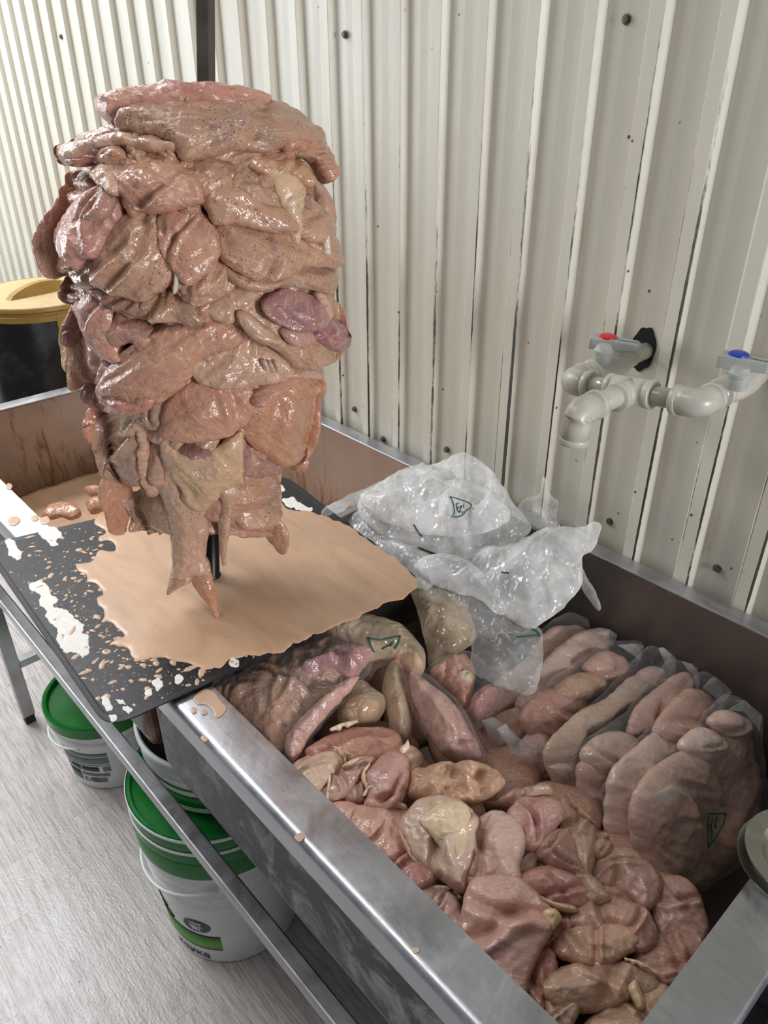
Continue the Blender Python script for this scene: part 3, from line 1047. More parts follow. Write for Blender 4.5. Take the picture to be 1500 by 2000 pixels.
# ================================================================== water pipes on the wall
taps = empty('tap_pipework', at_z(1235, 765, 1.199), 'grey plastic pipework with red and blue capped valves on the corrugated wall above the sink', 'tap')
E1 = np.array([-.521, .788, 1.188]); T1 = np.array([-.437, .789, 1.199]); E2 = np.array([-.352, .790, 1.208])
S0 = np.array([-.441, .690, 1.199])
Yv, Zv = np.array([0, 1., 0]), np.array([0, 0, 1.])
PR, FR = .0115, .0165
Xv = (E2 - E1) / np.linalg.norm(E2 - E1)


def fitting(name, pts, parent=taps):
    return tube(name, pts, FR, M['pipe'], parent, 20)


def bend(c, a, b, L=.028, n=7):
    pts = [c + a * L]
    for k in range(n + 1):
        t = k / n
        p0, p1 = c + a * .014, c + b * .014
        pts.append((1 - t) ** 2 * p0 + 2 * t * (1 - t) * c + t * t * p1)
    pts.append(c + b * L)
    return pts


def collar(p, ax, name='collar'):
    return tube(name, [p - ax * .004, p - ax * .003, p + ax * .003, p + ax * .004], [FR, FR + .0009, FR + .0009, FR], M['pipe'], taps, 20)


fitting('elbow', bend(E1, Yv, Xv))
fitting('elbow', bend(E2, Yv, -Xv))
fitting('elbow', bend(S0, Yv, -Zv, .034))
collar(E1 + Xv * .027, Xv); collar(E2 - Xv * .027, Xv); collar(E1 + Yv * .027, Yv); collar(E2 + Yv * .027, Yv); collar(S0 + Yv * .033, Yv); collar(S0 - Zv * .033, Zv)
tube('pipe', [E1 + Xv * .02, T1], PR, M['pipeshine'], taps)
tube('pipe', [T1, E2 - Xv * .02], PR, M['pipeshine'], taps)
tube('pipe', [T1, S0 + Yv * .02], PR + .0012, M['pipe'], taps)
tee = fitting('tee', [T1 - Xv * .027, T1 + Xv * .027])
collar(T1 - Xv * .026, Xv); collar(T1 + Xv * .026, Xv); collar(T1 - Yv * .027, Yv)
tube('tee_branch', [T1, T1 - Yv * .03], FR, M['pipe'], taps, 20)


def valve(E, cap, A, B, stub):
    wy = .972
    tube('pipe', [E + Yv * .02, np.array([E[0], wy, E[2]])], PR, M['pipe'], taps)
    c = E + Yv * .092
    v = tube('valve_body', [c - Yv * .046, c - Yv * .030, c - Yv * .024, c - Yv * .010, c + Yv * .010, c + Yv * .024, c + Yv * .030, c + Yv * .046], [.0145, .0150, .0172, .0185, .0185, .0172, .0150, .0138], M['pipe'], taps, 24)
    collar(c - Yv * .044, Yv)
    z0 = c[2] + .012
    bm = bmesh.new()
    add_lathe(bm, [(0, 0), (.0120, 0), (.0120, .006), (.0100, .008), (.0090, .010), (0, .010)], (c[0], c[1], z0), 20)
    e = obj('bonnet', bm, M['valve'], v, smooth=True)
    em = e.modifiers.new('edges', 'EDGE_SPLIT'); em.split_angle = .7
    s_ = np.array(stub)
    lathe('drain_cap', [(0, -.012), (.0118, -.012), (.0118, .002), (.0124, .0025), (.0124, .006), (.0108, .0075), (.0085, .0125), (.004, .014), (0, .014)], (s_[0], s_[1], s_[2]), M['valve'], v, 20)
    # lever
    d = (B - A); L = np.linalg.norm(d); d = d / L
    w = np.cross(Zv, d); w /= np.linalg.norm(w)
    zl = z0 + .008
    bm = bmesh.new()
    rows = []
    for s, hw, zb, zt in ((0, .0100, .000, .0145), (.04, .0115, .000, .0155), (.35, .0120, .000, .0160), (.6, .0100, .001, .0150), (.92, .0095, .002, .0140), (1, .0070, .003, .0130)):
        p = A + d * L * s
        rows.append([bm.verts.new((p[0] + w[0] * hw * q, p[1] + w[1] * hw * q, zl + z)) for q, z in ((-1, zb), (1, zb), (1, zt), (-1, zt))])
    for a, b in zip(rows, rows[1:]):
        for q in range(4): bm.faces.new((a[q], a[(q + 1) % 4], b[(q + 1) % 4], b[q]))
    bm.faces.new(rows[0][::-1]); bm.faces.new(rows[-1])
    h = obj('handle', bm, M['valve'], v, bevel=.0022)
    q = A + d * L * .35
    lathe('cap', [(0, .0195), (.008, .0192), (.0112, .0175), (.0115, .0150), (0, .0150)], (q[0], q[1], zl), cap, v, 20)
    gp = A + d * L * .72
    bm = bmesh.new()
    for q0, q1 in ((-.004, -.0034),):
        a = gp - d * .02 + w * q0; b = gp + d * .02 + w * q0
        bm.faces.new([bm.verts.new((*(p[:2]), zl + .0152)) for p in (a - w * .0008, b - w * .0008, b + w * .0008, a + w * .0008)])
    obj('handle_groove', bm, M['dark'], v)


ZL = E1[2] + .012 + .008 + .015
valve(E1, M['red'], at_z(1153, 655, ZL), at_z(1252, 668, ZL), at_z(1178, 692, 1.212))
ZL = E2[2] + .012 + .008 + .015
valve(E2, M['blue'], at_z(1406, 688, ZL), at_z(1512, 706, ZL), at_z(1443, 738, 1.232))

# ================================================================== drum behind the sink
dc = (-2.277, .748, 0)
drum = empty('steel_drum', dc, 'dark polished steel drum with a dusty yellow lid standing past the end of the sink', 'drum')
lathe('drum_body', [(0, 0), (.178, 0), (.182, .006), (.182, .30), (.185, .306), (.182, .312), (.182, .60), (.185, .606), (.182, .612), (.182, .955), (.176, .955), (0, .95)], dc, M['drum'], drum, 72)
lid = lathe('drum_lid', [(0, .976), (.165, .976), (.176, .980), (.188, .982), (.190, .978), (.190, .972), (.186, .968), (.186, .962), (.192, .960), (.192, .946), (.183, .944), (.0, .96)], dc, M['yellow'], drum, 72)
lathe('lid_top', [(0, .984), (.172, .984), (.180, .982), (.180, .9795), (0, .9795)], dc, M['lidtop'], drum, 72)
# raised handle across the lid
hp0, hp1 = at_z(12, 586, .985), at_z(150, 556, .985)
bm = bmesh.new()
rows = []
dv = hp1 - hp0
wv = np.array([-dv[1], dv[0], 0]); wv /= np.linalg.norm(wv)
for k in range(13):
    t = k / 12
    p = hp0 + dv * t
    h = .034 * math.sin(math.pi * min(1, max(0, t))) ** .7
    rows.append([bm.verts.new((p[0] + wv[0] * q, p[1] + wv[1] * q, .981 + z)) for q, z in ((-.016, 0), (-.011, h + .001), (.011, h + .001), (.016, 0))])
for a, b in zip(rows, rows[1:]):
    for q in range(4): bm.faces.new((a[q], a[(q + 1) % 4], b[(q + 1) % 4], b[q]))
bm.faces.new(rows[0]); bm.faces.new(rows[-1][::-1])
obj('lid_handle', bm, M['yellow'], drum, bevel=.003)
cl = at_z(2, 655, .90)
ang = math.atan2(-.63, .22)
cx, cy = dc[0] + .186 * math.cos(ang), dc[1] + .186 * math.sin(ang)
for ang in (-1.95, -.1):
    cx, cy = dc[0] + .188 * math.cos(ang), dc[1] + .188 * math.sin(ang)
    bm = bmesh.new()
    add_box(bm, -.006, .006, -.016, .016, .865, .962)
    bmesh.ops.rotate(bm, verts=bm.verts, cent=(0, 0, 0), matrix=Matrix.Rotation(ang, 3, 'Z'))
    bmesh.ops.translate(bm, verts=bm.verts, vec=(cx, cy, 0))
    obj('lid_clip', bm, M['yellow'], drum, bevel=.003)


# ================================================================== buckets under the sink
def text_on_bucket(parent, c, rad, ang, z, text, size, mat, slant=0, bold=True, curve=0.0, name='lettering'):
    cu = bpy.data.curves.new('lettering', 'FONT')
    cu.body = text
    cu.size = size
    cu.align_x = 'LEFT'
    cu.resolution_u = 3
    if bold: cu.offset = size * .018
    cu.shear = slant
    t = bpy.data.objects.new('lettering', cu)
    COL.objects.link(t)
    bpy.context.view_layer.update()
    me = bpy.data.meshes.new_from_object(t.evaluated_get(bpy.context.evaluated_depsgraph_get()))
    bpy.data.objects.remove(t)
    for v in me.vertices:
        h = z + v.co.y + curve * v.co.x
        r = rad(h) + .0009
        a = ang + v.co.x / r
        v.co = (c[0] + r * math.cos(a), c[1] + r * math.sin(a), h)
    return link(name, me, mat, parent)


def label_patch(parent, c, rad, a0, a1, zlo, zhi, mat, name='label', off=.0006, n=16):
    """thin printed patch on the bucket wall; zlo and zhi are functions of 0..1"""
    bm = bmesh.new()
    A = []
    for k in range(n + 1):
        t = k / n
        a = a0 + (a1 - a0) * t
        col = []
        for z in (zlo(t), zhi(t)):
            for o_ in (off, -.0006):
                r = rad(z) + o_
                col.append(bm.verts.new((c[0] + r * math.cos(a), c[1] + r * math.sin(a), z)))
        A.append(col)
    for p, q in zip(A, A[1:]):
        bm.faces.new((p[0], q[0], q[2], p[2]))
        bm.faces.new((p[2], q[2], q[3], p[3]))
        bm.faces.new((p[1], p[3], q[3], q[1]))
        bm.faces.new((p[0], p[1], q[1], q[0]))
    bm.faces.new(A[0]) if False else None
    return obj(name, bm, mat, parent, smooth=True)


def swing_handle(parent, c, r, z0, drop, a0, name='bail_handle'):
    pts = []
    for k in range(25):
        t = k / 24
        a = a0 - math.pi / 2 + math.pi * t
        pts.append((c[0] + (r + .006) * math.cos(a), c[1] + (r + .006) * math.sin(a), z0 - drop * math.sin(math.pi * t)))
    return tube(name, pts, .0028, M['bucket'], parent, 8)


# big bucket with the printed label, nearest the camera
b1c = (-.951, .430, 0)
R1 = lambda z: .134 + .020 * (z / .33)
b1 = empty('bucket', b1c, 'white plastic bucket with green and black label, lowest of the stack behind the rail', 'bucket', 'stacked white buckets')
lathe('bucket_body', [(0, 0), (.129, 0), (.134, .004), (R1(.19), .19), (R1(.19) + .004, .194), (R1(.2) + .001, .20), (R1(.225), .225), (R1(.225) + .005, .229), (R1(.235) + .001, .235), (R1(.26), .26), (R1(.26) + .006, .264), (R1(.272) + .002, .272), (R1(.30), .30), (R1(.30) + .007, .304), (R1(.312) + .003, .312), (R1(.33), .33), (.146, .33), (0, .325)], b1c, M['bucket'], b1, 72)
lathe('bucket_lid', [(0, .338), (.148, .338), (.151, .342), (.158, .342), (.1605, .338), (.1595, .300), (.1570, .298), (.1565, .330), (0, .332)], b1c, M['green'], b1, 72)
swing_handle(b1, b1c, .155, .27, .05, math.radians(-125))


def b1ang(px, py):
    """angle on the bucket's wall seen at a pixel"""
    d = ray(px, py)[0]
    for s in np.linspace(.8, 1.9, 1200):
        p = CAM + d * s
        if math.hypot(p[0] - b1c[0], p[1] - b1c[1]) < R1(p[2]): return math.atan2(p[1] - b1c[1], p[0] - b1c[0]), p[2]
    return None


qa = b1ang(432, 1840) or (-.2, .08)
qb = b1ang(345, 1806) or (-1.6, .07)
aR, zR = qa
aL = aR - 1.75
label_patch(b1, b1c, R1, aL, aR, lambda t: .052 + .012 * (1 - t) ** 2, lambda t: .083 + .030 * (1 - t) ** 2, M['label_green'], 'label_band')
label_patch(b1, b1c, R1, aL, aR, lambda t: .085 + .031 * (1 - t) ** 2, lambda t: .097 + .037 * (1 - t) ** 2, M['label_dark'], 'label_stripe')
label_patch(b1, b1c, R1, aL, aR, lambda t: .048 + .012 * (1 - t) ** 2, lambda t: .0505 + .012 * (1 - t) ** 2, M['label_dark'], 'label_stripe')
# oval badge
bm = bmesh.new()
ba, bz = aR - .30, .128
ring = []
for k in range(28):
    a = k / 28 * 6.2832
    z = bz + .020 * math.sin(a)
    r = R1(z) + .0010
    ring.append(bm.verts.new((b1c[0] + r * math.cos(ba +   .029 * math.cos(a) / r), b1c[1] + r * math.sin(ba +   .029 * math.cos(a) / r), z)))
bm.faces.new(ring)
bd = obj('badge', bm, M['label_dark'], b1)
rT = lambda z: R1(z) + .0012
for tx, dz, sz, da in (('100%', .0060, .0120, -.10), ('сваоды', -.0020, .0085, -.115), ('нсїм', -.0095, .0085, -.075), ('ГТА', -.0170, .0095, -.07)):
    text_on_bucket(b1, b1c, rT, ba + da, bz + dz, tx, sz, M['label_white'], .1)
text_on_bucket(b1, b1c, R1, aR - .80, .018, 'канка', .029, M['label_black'], .0, True, -.06)
text_on_bucket(b1, b1c, rT, aR - 1.06, .118, 'рия', .024, M['label_dark'], .25, True, -.12)
text_on_bucket(b1, b1c, R1, aR - .93, .012, 'ый ий', .008, M['label_black'], .0, True, -.06)
# dark zigzag flourish above the band
pts = []
for a, z in ((-1.42, .158), (-1.25, .146), (-1.08, .138), (-1.22, .136), (-1.10, .124), (-.98, .114)):
    aa = aR + a + .28
    r = R1(z) + .001
    pts.append((b1c[0] + r * math.cos(aa), b1c[1] + r * math.sin(aa), z))
tube('flourish', pts, .0016, M['label_dark'], b1, 6)

# a second lid and a bucket stacked on top
def lid_on(z, lab, mat=None):
    t = empty('pail_cover', (b1c[0], b1c[1], z), lab, 'lid', 'green bucket lids in the stack')
    lathe('lid_plate', [(0, .006), (.149, .006), (.152, .012), (.158, .012), (.160, .008), (.1595, -.018), (.157, -.018), (.156, 0), (0, 0)], (b1c[0], b1c[1], z), M['green'], t, 72)
    lathe('lid_bead', [(.1600, .004), (.1618, .006), (.1618, .010), (.1600, .012)], (b1c[0], b1c[1], z), M['bucket'], t, 72)
    return t


lid_on(.362, 'loose green bucket lid with a pale bead, lower of two lids on the stack')
lid_on(.394, 'loose green bucket lid with a pale bead, upper of two lids on the stack')
b3 = empty('bucket', (b1c[0] - .01, b1c[1] + .032, .406), 'white bucket with thin green stripes, topmost of the stack under the front rail', 'bucket', 'stacked white buckets')
c3 = (b1c[0] - .01, b1c[1] + .032, .406)
lathe('bucket_body', [(0, 0), (.132, 0), (.136, .004), (.1405, .072), (.145, .078), (.145, .084), (.142, .088), (.144, .114), (.149, .118), (.149, .124), (.144, .126), (.141, .124), (.130, .015), (0, .012)], c3, M['bucket'], b3, 72)
for z0, z1 in ((.424, .452), (.466, .470)):
    rr3 = lambda z: .136 + .0045 * (z - .406) / .07
    label_patch(b3, c3, rr3, -3.2, 3.0, lambda t, z0=z0: z0, lambda t, z1=z1: z1, M['green'], 'stripe', .0012, 60)

# far bucket
b2c = (-1.497, .425, 0)
R2 = lambda z: .113 + .02 * (z / .22)
b2 = empty('bucket', b2c, 'small white bucket with a green lid and grey printed panel, farther along beside the leg', 'bucket')
lathe('bucket_body', [(0, 0), (.108, 0), (.113, .004), (R2(.155), .155), (R2(.155) + .006, .159), (R2(.165) + .006, .165), (R2(.172), .172), (R2(.21), .21), (.128, .21), (0, .206)], b2c, M['bucket'], b2, 64)
lathe('bucket_lid', [(0, .214), (.124, .214), (.128, .226), (.135, .228), (.1385, .224), (.1375, .196), (.1352, .195), (.1345, .214), (0, .208)], b2c, M['green'], b2, 64)
swing_handle(b2, b2c, .134, .168, .03, math.radians(-140))
k0 = math.radians(-82)
for a0, a1, z0, z1, mt in ((0, .95, .124, .136, 'label_grey'), (-.02, .95, .098, .120, 'label_grey'), (.12, .34, .070, .086, 'label_black'), (.37, .72, .070, .086, 'label_black'), (-.02, .10, .074, .078, 'label_grey'), (-.02, .10, .080, .083, 'label_grey'), (0, .95, .0905, .0935, 'label_grey'), (.80, .95, .070, .086, 'label_grey'), (-.02, .27, .030, .064, 'label_dark'), (.32, .9, .052, .0625, 'label_grey'), (.50, .82, .030, .046, 'label_grey')):
    label_patch(b2, b2c, R2, k0 + a0, k0 + a1, lambda t, z0=z0: z0, lambda t, z1=z1: z1, M[mt], 'label_print', .0007, 10)
text_on_bucket(b2, b2c, R2, k0 + .33, .030, 'ЕАС', .020, M['label_black'])

# netting bag beside the stack
nb = empty('netting_sack', (-.755, .66, 0), 'pale net sack of dark goods standing behind the bucket stack', 'sack')
lathe('sack_body', [(0, 0), (.07, 0), (.088, .05), (.092, .16), (.085, .28), (.06, .36), (.03, .39), (0, .395)], (-.755, .66, 0), M['ironblack'], nb, 28)
for k in range(26):
    a = k / 26 * 6.2832
    pts = []
    for q in range(9):
        t = q / 8
        r = float(np.interp(t * .39, [0, .05, .16, .28, .36, .39], [.074, .091, .095, .088, .063, .033]))
        aa = a + (.9 if k % 2 else -.9) * t
        pts.append((-.755 + r * math.cos(aa), .66 + r * math.sin(aa), t * .39))
    tube('net_strand', pts, .0016, M['bristle'], nb, 5)

# saucers on the end rim
pc = (-.077, .595, RIM)
for q, (dz, lab, off) in enumerate(((0, 'lower of two dull metal saucers on the right end rim', (0, 0)), (.010, 'upper of two dull metal saucers on the right end rim', (.004, .003)))):
    c = (pc[0] + off[0], pc[1] + off[1], RIM + dz)
    s = lathe('saucer', [(0, .0015), (.020, .0015), (.0225, .003), (.034, .0045), (.040, .0125), (.052, .0150), (.0545, .0155), (.0545, .0140), (.052, .0130), (.041, .0100), (.036, .0022), (.022, 0), (0, 0)], c, M['enamel'], None, 48)
    tag(s, lab, 'saucer', 'metal saucers')

# white cabinet just past the sink
cb = empty('cabinet', (.3, .55, 0), 'white cabinet standing past the right end of the sink', 'cabinet')
box('cabinet_body', (-.012, .6, .1, .94, .06, .80), M['cabinet'], cb, .004)
box('cabinet_top', (-.020, .61, .09, .95, .80, .83), M['cabinet'], cb, .004)
box('cabinet_plinth', (.02, .58, .14, .93, 0, .06), M['rubber'], cb)

# ================================================================== the hanging meat
A0 = np.array([-.8735, .4408, RIM + .006])
AX = np.array([.046, .051, .629]); AX /= np.linalg.norm(AX)
RH = ([-.3, .0, .05, .10, .16, .22, .30, .38, .46, .54, .60, .64, .68], [.085, .080, .070, .074, .088, .104, .124, .142, .149, .140, .116, .084, .06])


def surf_cone(P):
    d = ray(P[:, 0], P[:, 1])
    w = CAM - A0
    dd = (d * d).sum(1)
    b = d @ AX
    e = d @ w
    f = AX @ w
    den = dd - b * b
    s = (b * f - e) / den
    h = (f * dd - b * e) / den
    q = CAM + d * s[:, None]
    a = A0 + AX * h[:, None]
    v = q - a
    dm = np.linalg.norm(v, axis=1)
    R = np.interp(h, *RH)
    back = np.sqrt(np.maximum(R * R - dm * dm, 0)) / np.sqrt(den / dd) / np.sqrt(dd)
    S = q - d * back[:, None]
    hh = (S - A0) @ AX
    N = S - (A0 + AX * hh[:, None])
    N /= np.linalg.norm(N, axis=1)[:, None] + 1e-9
    du = d / np.sqrt(dd)[:, None]
    N = N - du * (.75 * np.clip(dm / np.maximum(R, .01), 0, 1.1) ** 4)[:, None]
    N /= np.linalg.norm(N, axis=1)[:, None]
    # round the shoulders at the top and bottom
    tl = np.clip((hh - .50) / .14, 0, 1) * .8
    bl = -np.clip((.10 - hh) / .12, 0, .3)
    N = N + AX * (tl + bl)[:, None]
    N /= np.linalg.norm(N, axis=1)[:, None]
    return S, N


kebab = empty('meat_skewer', A0, 'tall stack of marinated chicken pieces pressed on an upright iron skewer above the black tray', 'kebab')
bm = bmesh.new()
t0, t1 = A0 - AX * .004, A0 + AX * .95
add_tube(bm, [t0, t1], .0105, 4)
obj('skewer_rod', bm, M['iron'], kebab, bevel=.0012)
bm = bmesh.new()
add_tube(bm, [A0 - AX * .003, A0 + AX * .004, A0 + AX * .006, A0 + AX * .10], [.014, .014, .0122, .0115], 12)
obj('skewer_collar', bm, M['ironblack'], kebab, smooth=True)

# lumpy core, coloured dark so the gaps between pieces look shaded
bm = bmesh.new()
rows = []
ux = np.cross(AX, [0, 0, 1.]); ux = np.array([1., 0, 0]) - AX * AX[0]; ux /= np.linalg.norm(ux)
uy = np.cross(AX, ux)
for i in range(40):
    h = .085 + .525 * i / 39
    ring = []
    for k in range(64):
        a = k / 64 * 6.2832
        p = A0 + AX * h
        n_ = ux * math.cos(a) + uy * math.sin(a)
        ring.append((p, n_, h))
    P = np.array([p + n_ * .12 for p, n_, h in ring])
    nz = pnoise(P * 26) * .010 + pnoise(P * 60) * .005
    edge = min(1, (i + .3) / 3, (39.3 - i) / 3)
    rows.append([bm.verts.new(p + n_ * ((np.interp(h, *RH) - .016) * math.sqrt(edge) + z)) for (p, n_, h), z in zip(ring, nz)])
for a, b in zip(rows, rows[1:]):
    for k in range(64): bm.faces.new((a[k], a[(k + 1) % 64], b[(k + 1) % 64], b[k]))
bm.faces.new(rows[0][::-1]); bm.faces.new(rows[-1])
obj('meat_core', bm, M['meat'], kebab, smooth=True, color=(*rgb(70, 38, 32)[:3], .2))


def ZA(pts): return [(60 + x / 2.4194, 140 + y / 2.4194) for x, y in pts]
def ZB(pts): return [(60 + x / 2.3438, 560 + y / 2.3438) for x, y in pts]


PINK = rgb(206, 142, 120); TAN = rgb(198, 150, 124); BROWN = rgb(184, 128, 106); DUSK = rgb(168, 112, 104); PALE = rgb(214, 174, 148)
SMOOTH = rgb(204, 136, 124); PURP = rgb(150, 92, 104); FATC = rgb(222, 190, 150); ORNG = rgb(206, 138, 100); GREY = rgb(172, 138, 122)


def grow(pts, f):
    P = np.asarray(pts, float)
    c = P.mean(0)
    f = min(f, .13 * float(np.ptp(P, axis=0).min()))
    d = P - c
    L = np.linalg.norm(d, axis=1)[:, None]
    return [tuple(p) for p in c + d * (1 + f / np.maximum(L, 1))]


def shade(c, f=.83, sat=.88):
    """darker, slightly greyer flesh tint"""
    g = (c[0] + c[1] + c[2]) / 3
    return tuple((g + (x - g) * sat) * f for x in c[:3]) + (1,)


def piece(pts, col, sauce=.7, T=.018, lift=.004, R=None, name='chicken_piece', mat='meat', **k):
    small = name in ('tendon', 'drip')
    k.setdefault('ragged', 2.4 if not small else .5)
    k.setdefault('fold', .0062)
    k.setdefault('fs', 26.0)
    if not small:
        pts = grow(pts, 6)
        k.setdefault('droop', .024 if name == 'chicken_piece' else .006)
        k.setdefault('rip', .0006)
        k['fold'] = max(k['fold'], .0035)
        T = T * .78
        if R is None: R = 13
    if not small and name == 'chicken_piece': k.setdefault('creases', 1 if max(np.ptp(np.asarray(pts), axis=0)) > 60 else 0)
    return blob(name, pts, surf_cone, M[mat], kebab, T=T, R=R, lift=lift, color=(*shade(col)[:3], sauce), back=.014, bulge=k.pop('bulge', .5), step=k.pop('step', 3.8), **k)


# ---- crumpled scraps filling the gaps between the large pieces
rs_ = random.Random(77)
SIL = ZA([(60, 800), (130, 560), (190, 430), (230, 330), (360, 210), (560, 110), (800, 80), (1060, 130), (1280, 290), (1330, 420), (1400, 740), (1430, 1000), (1440, 1200)]) + ZB([(1340, 420), (1280, 640), (1110, 900), (1080, 1040), (700, 1080), (460, 1030), (360, 850), (300, 700), (270, 480), (190, 300), (200, 60)])
SIL = np.array(SIL)
scraps = 0
while scraps < 90:
    c = (rs_.uniform(90, 660), rs_.uniform(190, 1020))
    if not inside(SIL, np.array([c]))[0]: continue
    if dist_to(SIL, np.array([c]))[0] < 34: continue
    rad = rs_.uniform(24, 58)
    a0 = rs_.uniform(0, 6.28)
    el = rs_.uniform(.22, .55)
    pts = []
    for s in range(9):
        a = s / 9 * 6.2832
        e = rs_.uniform(.65, 1.25) * rad
        x, y = e * math.cos(a), e * el * math.sin(a)
        pts.append((c[0] + x * math.cos(a0) - y * math.sin(a0), c[1] + x * math.sin(a0) + y * math.cos(a0)))
    piece(pts, rs_.choice((PALE, TAN, DUSK, PINK, BROWN, GREY)), rs_.uniform(.4, .9), .012, -.001 + .007 * rs_.random(), name='chicken_scrap', fold=.008, fs=42, droop=.008, R=10)
    scraps += 1
# ---- crown
piece(ZA([(352, 200), (372, 150), (450, 106), (560, 84), (700, 68), (800, 58), (900, 66), (1000, 84), (1075, 112), (1110, 156), (1060, 196), (960, 200), (850, 184), (740, 170), (640, 190), (520, 205), (440, 250), (380, 240)]), SMOOTH, .35, .022, .002, grain=.1, droop=.006)
piece(ZA([(330, 300), (420, 200), (560, 140), (760, 110), (960, 120), (1100, 170), (1220, 240), (1260, 330), (1150, 400), (900, 420), (640, 400), (430, 360)]), DUSK, .5, .014, -.004, droop=.01)
piece(ZA([(190, 446), (196, 370), (250, 322), (330, 276), (400, 226), (480, 240), (500, 300), (430, 350), (350, 380), (260, 420)]), DUSK, .35, .014, .0, grain=.3)
piece(ZA([(452, 290), (480, 230), (520, 186), (640, 166), (760, 160), (900, 182), (1000, 176), (1100, 160), (1200, 215), (1285, 285), (1342, 372), (1352, 470), (1340, 540), (1312, 520), (1272, 440), (1200, 412), (1150, 384), (1060, 404), (960, 384), (860, 414), (740, 436), (700, 374), (620, 336), (530, 316)]), GREY, .9, .024, .012, fold=.0085, fs=30, grain=.1, droop=.012)
piece(ZA([(1160, 240), (1220, 250), (1290, 310), (1340, 390), (1356, 480), (1332, 544), (1300, 500), (1272, 430), (1230, 400), (1180, 400), (1120, 330)]), rgb(190, 116, 92), .45, .016, .016, fold=.007)
piece(ZA([(198, 432), (206, 400), (250, 364), (330, 342), (420, 306), (520, 298), (620, 338), (705, 376), (700, 400), (620, 402), (540, 396), (450, 376), (390, 396), (340, 420), (290, 456), (230, 450)]), PALE, .7, .014, .010, grain=.2)
piece(ZA([(206, 420), (280, 400), (350, 390), (350, 430), (280, 468), (226, 452)]), rgb(170, 92, 84), .2, .010, .008)
# ---- upper tier
piece(ZA([(56, 806), (74, 716), (122, 636), (132, 560), (150, 478), (232, 474), (292, 540), (262, 590), (226, 655), (212, 745), (222, 860), (252, 910), (205, 944), (128, 962), (92, 905)]), PINK, .55, .022, .0, grain=1.4, fold=.005)
piece(ZA([(400, 396), (520, 376), (640, 396), (722, 436), (785, 500), (812, 600), (800, 632), (740, 640), (632, 667), (540, 644), (468, 574), (428, 504), (398, 450)]), PINK, .75, .026, .006, grain=.5, fs=30, stretch=5)
piece(ZA([(318, 476), (346, 424), (410, 404), (446, 450), (476, 530), (462, 590), (404, 560), (350, 520)]), PALE, .6, .014, .008)
piece(ZA([(880, 420), (1020, 396), (1080, 480), (1130, 560), (1160, 660), (1000, 620), (930, 540)]), GREY, .8, .014, .002, grain=1.0)
piece(ZA([(765, 444), (810, 420), (872, 412), (925, 460), (965, 560), (1045, 610), (1135, 648), (1186, 700), (1170, 752), (1060, 742), (950, 702), (872, 714), (836, 650), (800, 590), (780, 516)]), TAN, .9, .017, .008, grain=.6, fold=.005)
piece(ZA([(1016, 452), (1060, 408), (1150, 402), (1226, 430), (1262, 490), (1244, 566), (1176, 516), (1086, 500)]), rgb(206, 152, 112), .4, .017, .012)
piece(ZA([(1088, 490), (1190, 500), (1236, 560), (1216, 660), (1212, 740), (1194, 790), (1176, 770), (1164, 690), (1136, 600), (1112, 540)]), FATC, .25, .013, .018, mat='fat', fold=.005, name='fat_flap')
piece(ZA([(202, 742), (228, 652), (280, 582), (350, 545), (404, 560), (438, 622), (434, 694), (394, 768), (372, 856), (322, 872), (316, 916), (252, 886), (216, 828)]), SMOOTH, .05, .024, .010, fold=.002, grain=1.2)
piece(ZA([(372, 556), (392, 640), (372, 700), (438, 690), (444, 620), (410, 566)]), rgb(176, 128, 116), .5, .010, .022)
piece(ZA([(350, 920), (360, 860), (400, 762), (440, 692), (520, 648), (620, 678), (650, 760), (704, 860), (706, 930), (640, 1012), (560, 1048), (450, 1024), (380, 986)]), TAN, .85, .030, .006, grain=2.4, fs=28, stretch=4)
piece(ZA([(618, 700), (660, 660), (740, 652), (812, 676), (864, 742), (874, 822), (842, 902), (770, 964), (704, 914), (652, 822), (628, 764)]), PINK, .7, .024, .012, grain=1.2, fs=28)
piece(ZA([(880, 840), (950, 900), (1060, 940), (1150, 940), (1100, 996), (990, 988), (920, 930)]), TAN, .7, .016, .008)
piece(ZA([(872, 740), (910, 708), (960, 700), (1060, 736), (1166, 752), (1236, 792), (1244, 836), (1204, 902), (1104, 948), (1000, 932), (930, 884), (888, 824)]), TAN, .85, .028, .010, grain=.5, fs=28, stretch=4)
piece(ZA([(1196, 640), (1240, 596), (1290, 586), (1350, 636), (1394, 712), (1380, 760), (1300, 790), (1226, 756)]), TAN, .6, .018, .002)
piece(ZA([(1236, 820), (1284, 752), (1350, 712), (1412, 746), (1426, 850), (1404, 910), (1310, 900), (1250, 900), (1180, 930)]), TAN, .8, .018, .004, grain=.5)
piece(ZA([(1322, 752), (1340, 756), (1352, 810), (1350, 852), (1332, 850), (1326, 810)]), rgb(240, 230, 210), 0, .006, .020, mat='fat', name='tendon', fold=0, step=3)
piece(ZA([(985, 990), (1080, 955), (1180, 916), (1280, 886), (1380, 900), (1424, 880), (1416, 970), (1364, 1036), (1300, 1016), (1180, 996), (1080, 1006)]), GREY, .85, .016, .006, grain=.2)
piece(ZA([(715, 890), (728, 896), (728, 950), (718, 1008), (704, 1010), (708, 950)]), rgb(240, 226, 206), 0, .004, .030, mat='fat', name='tendon', fold=0, step=2.5)
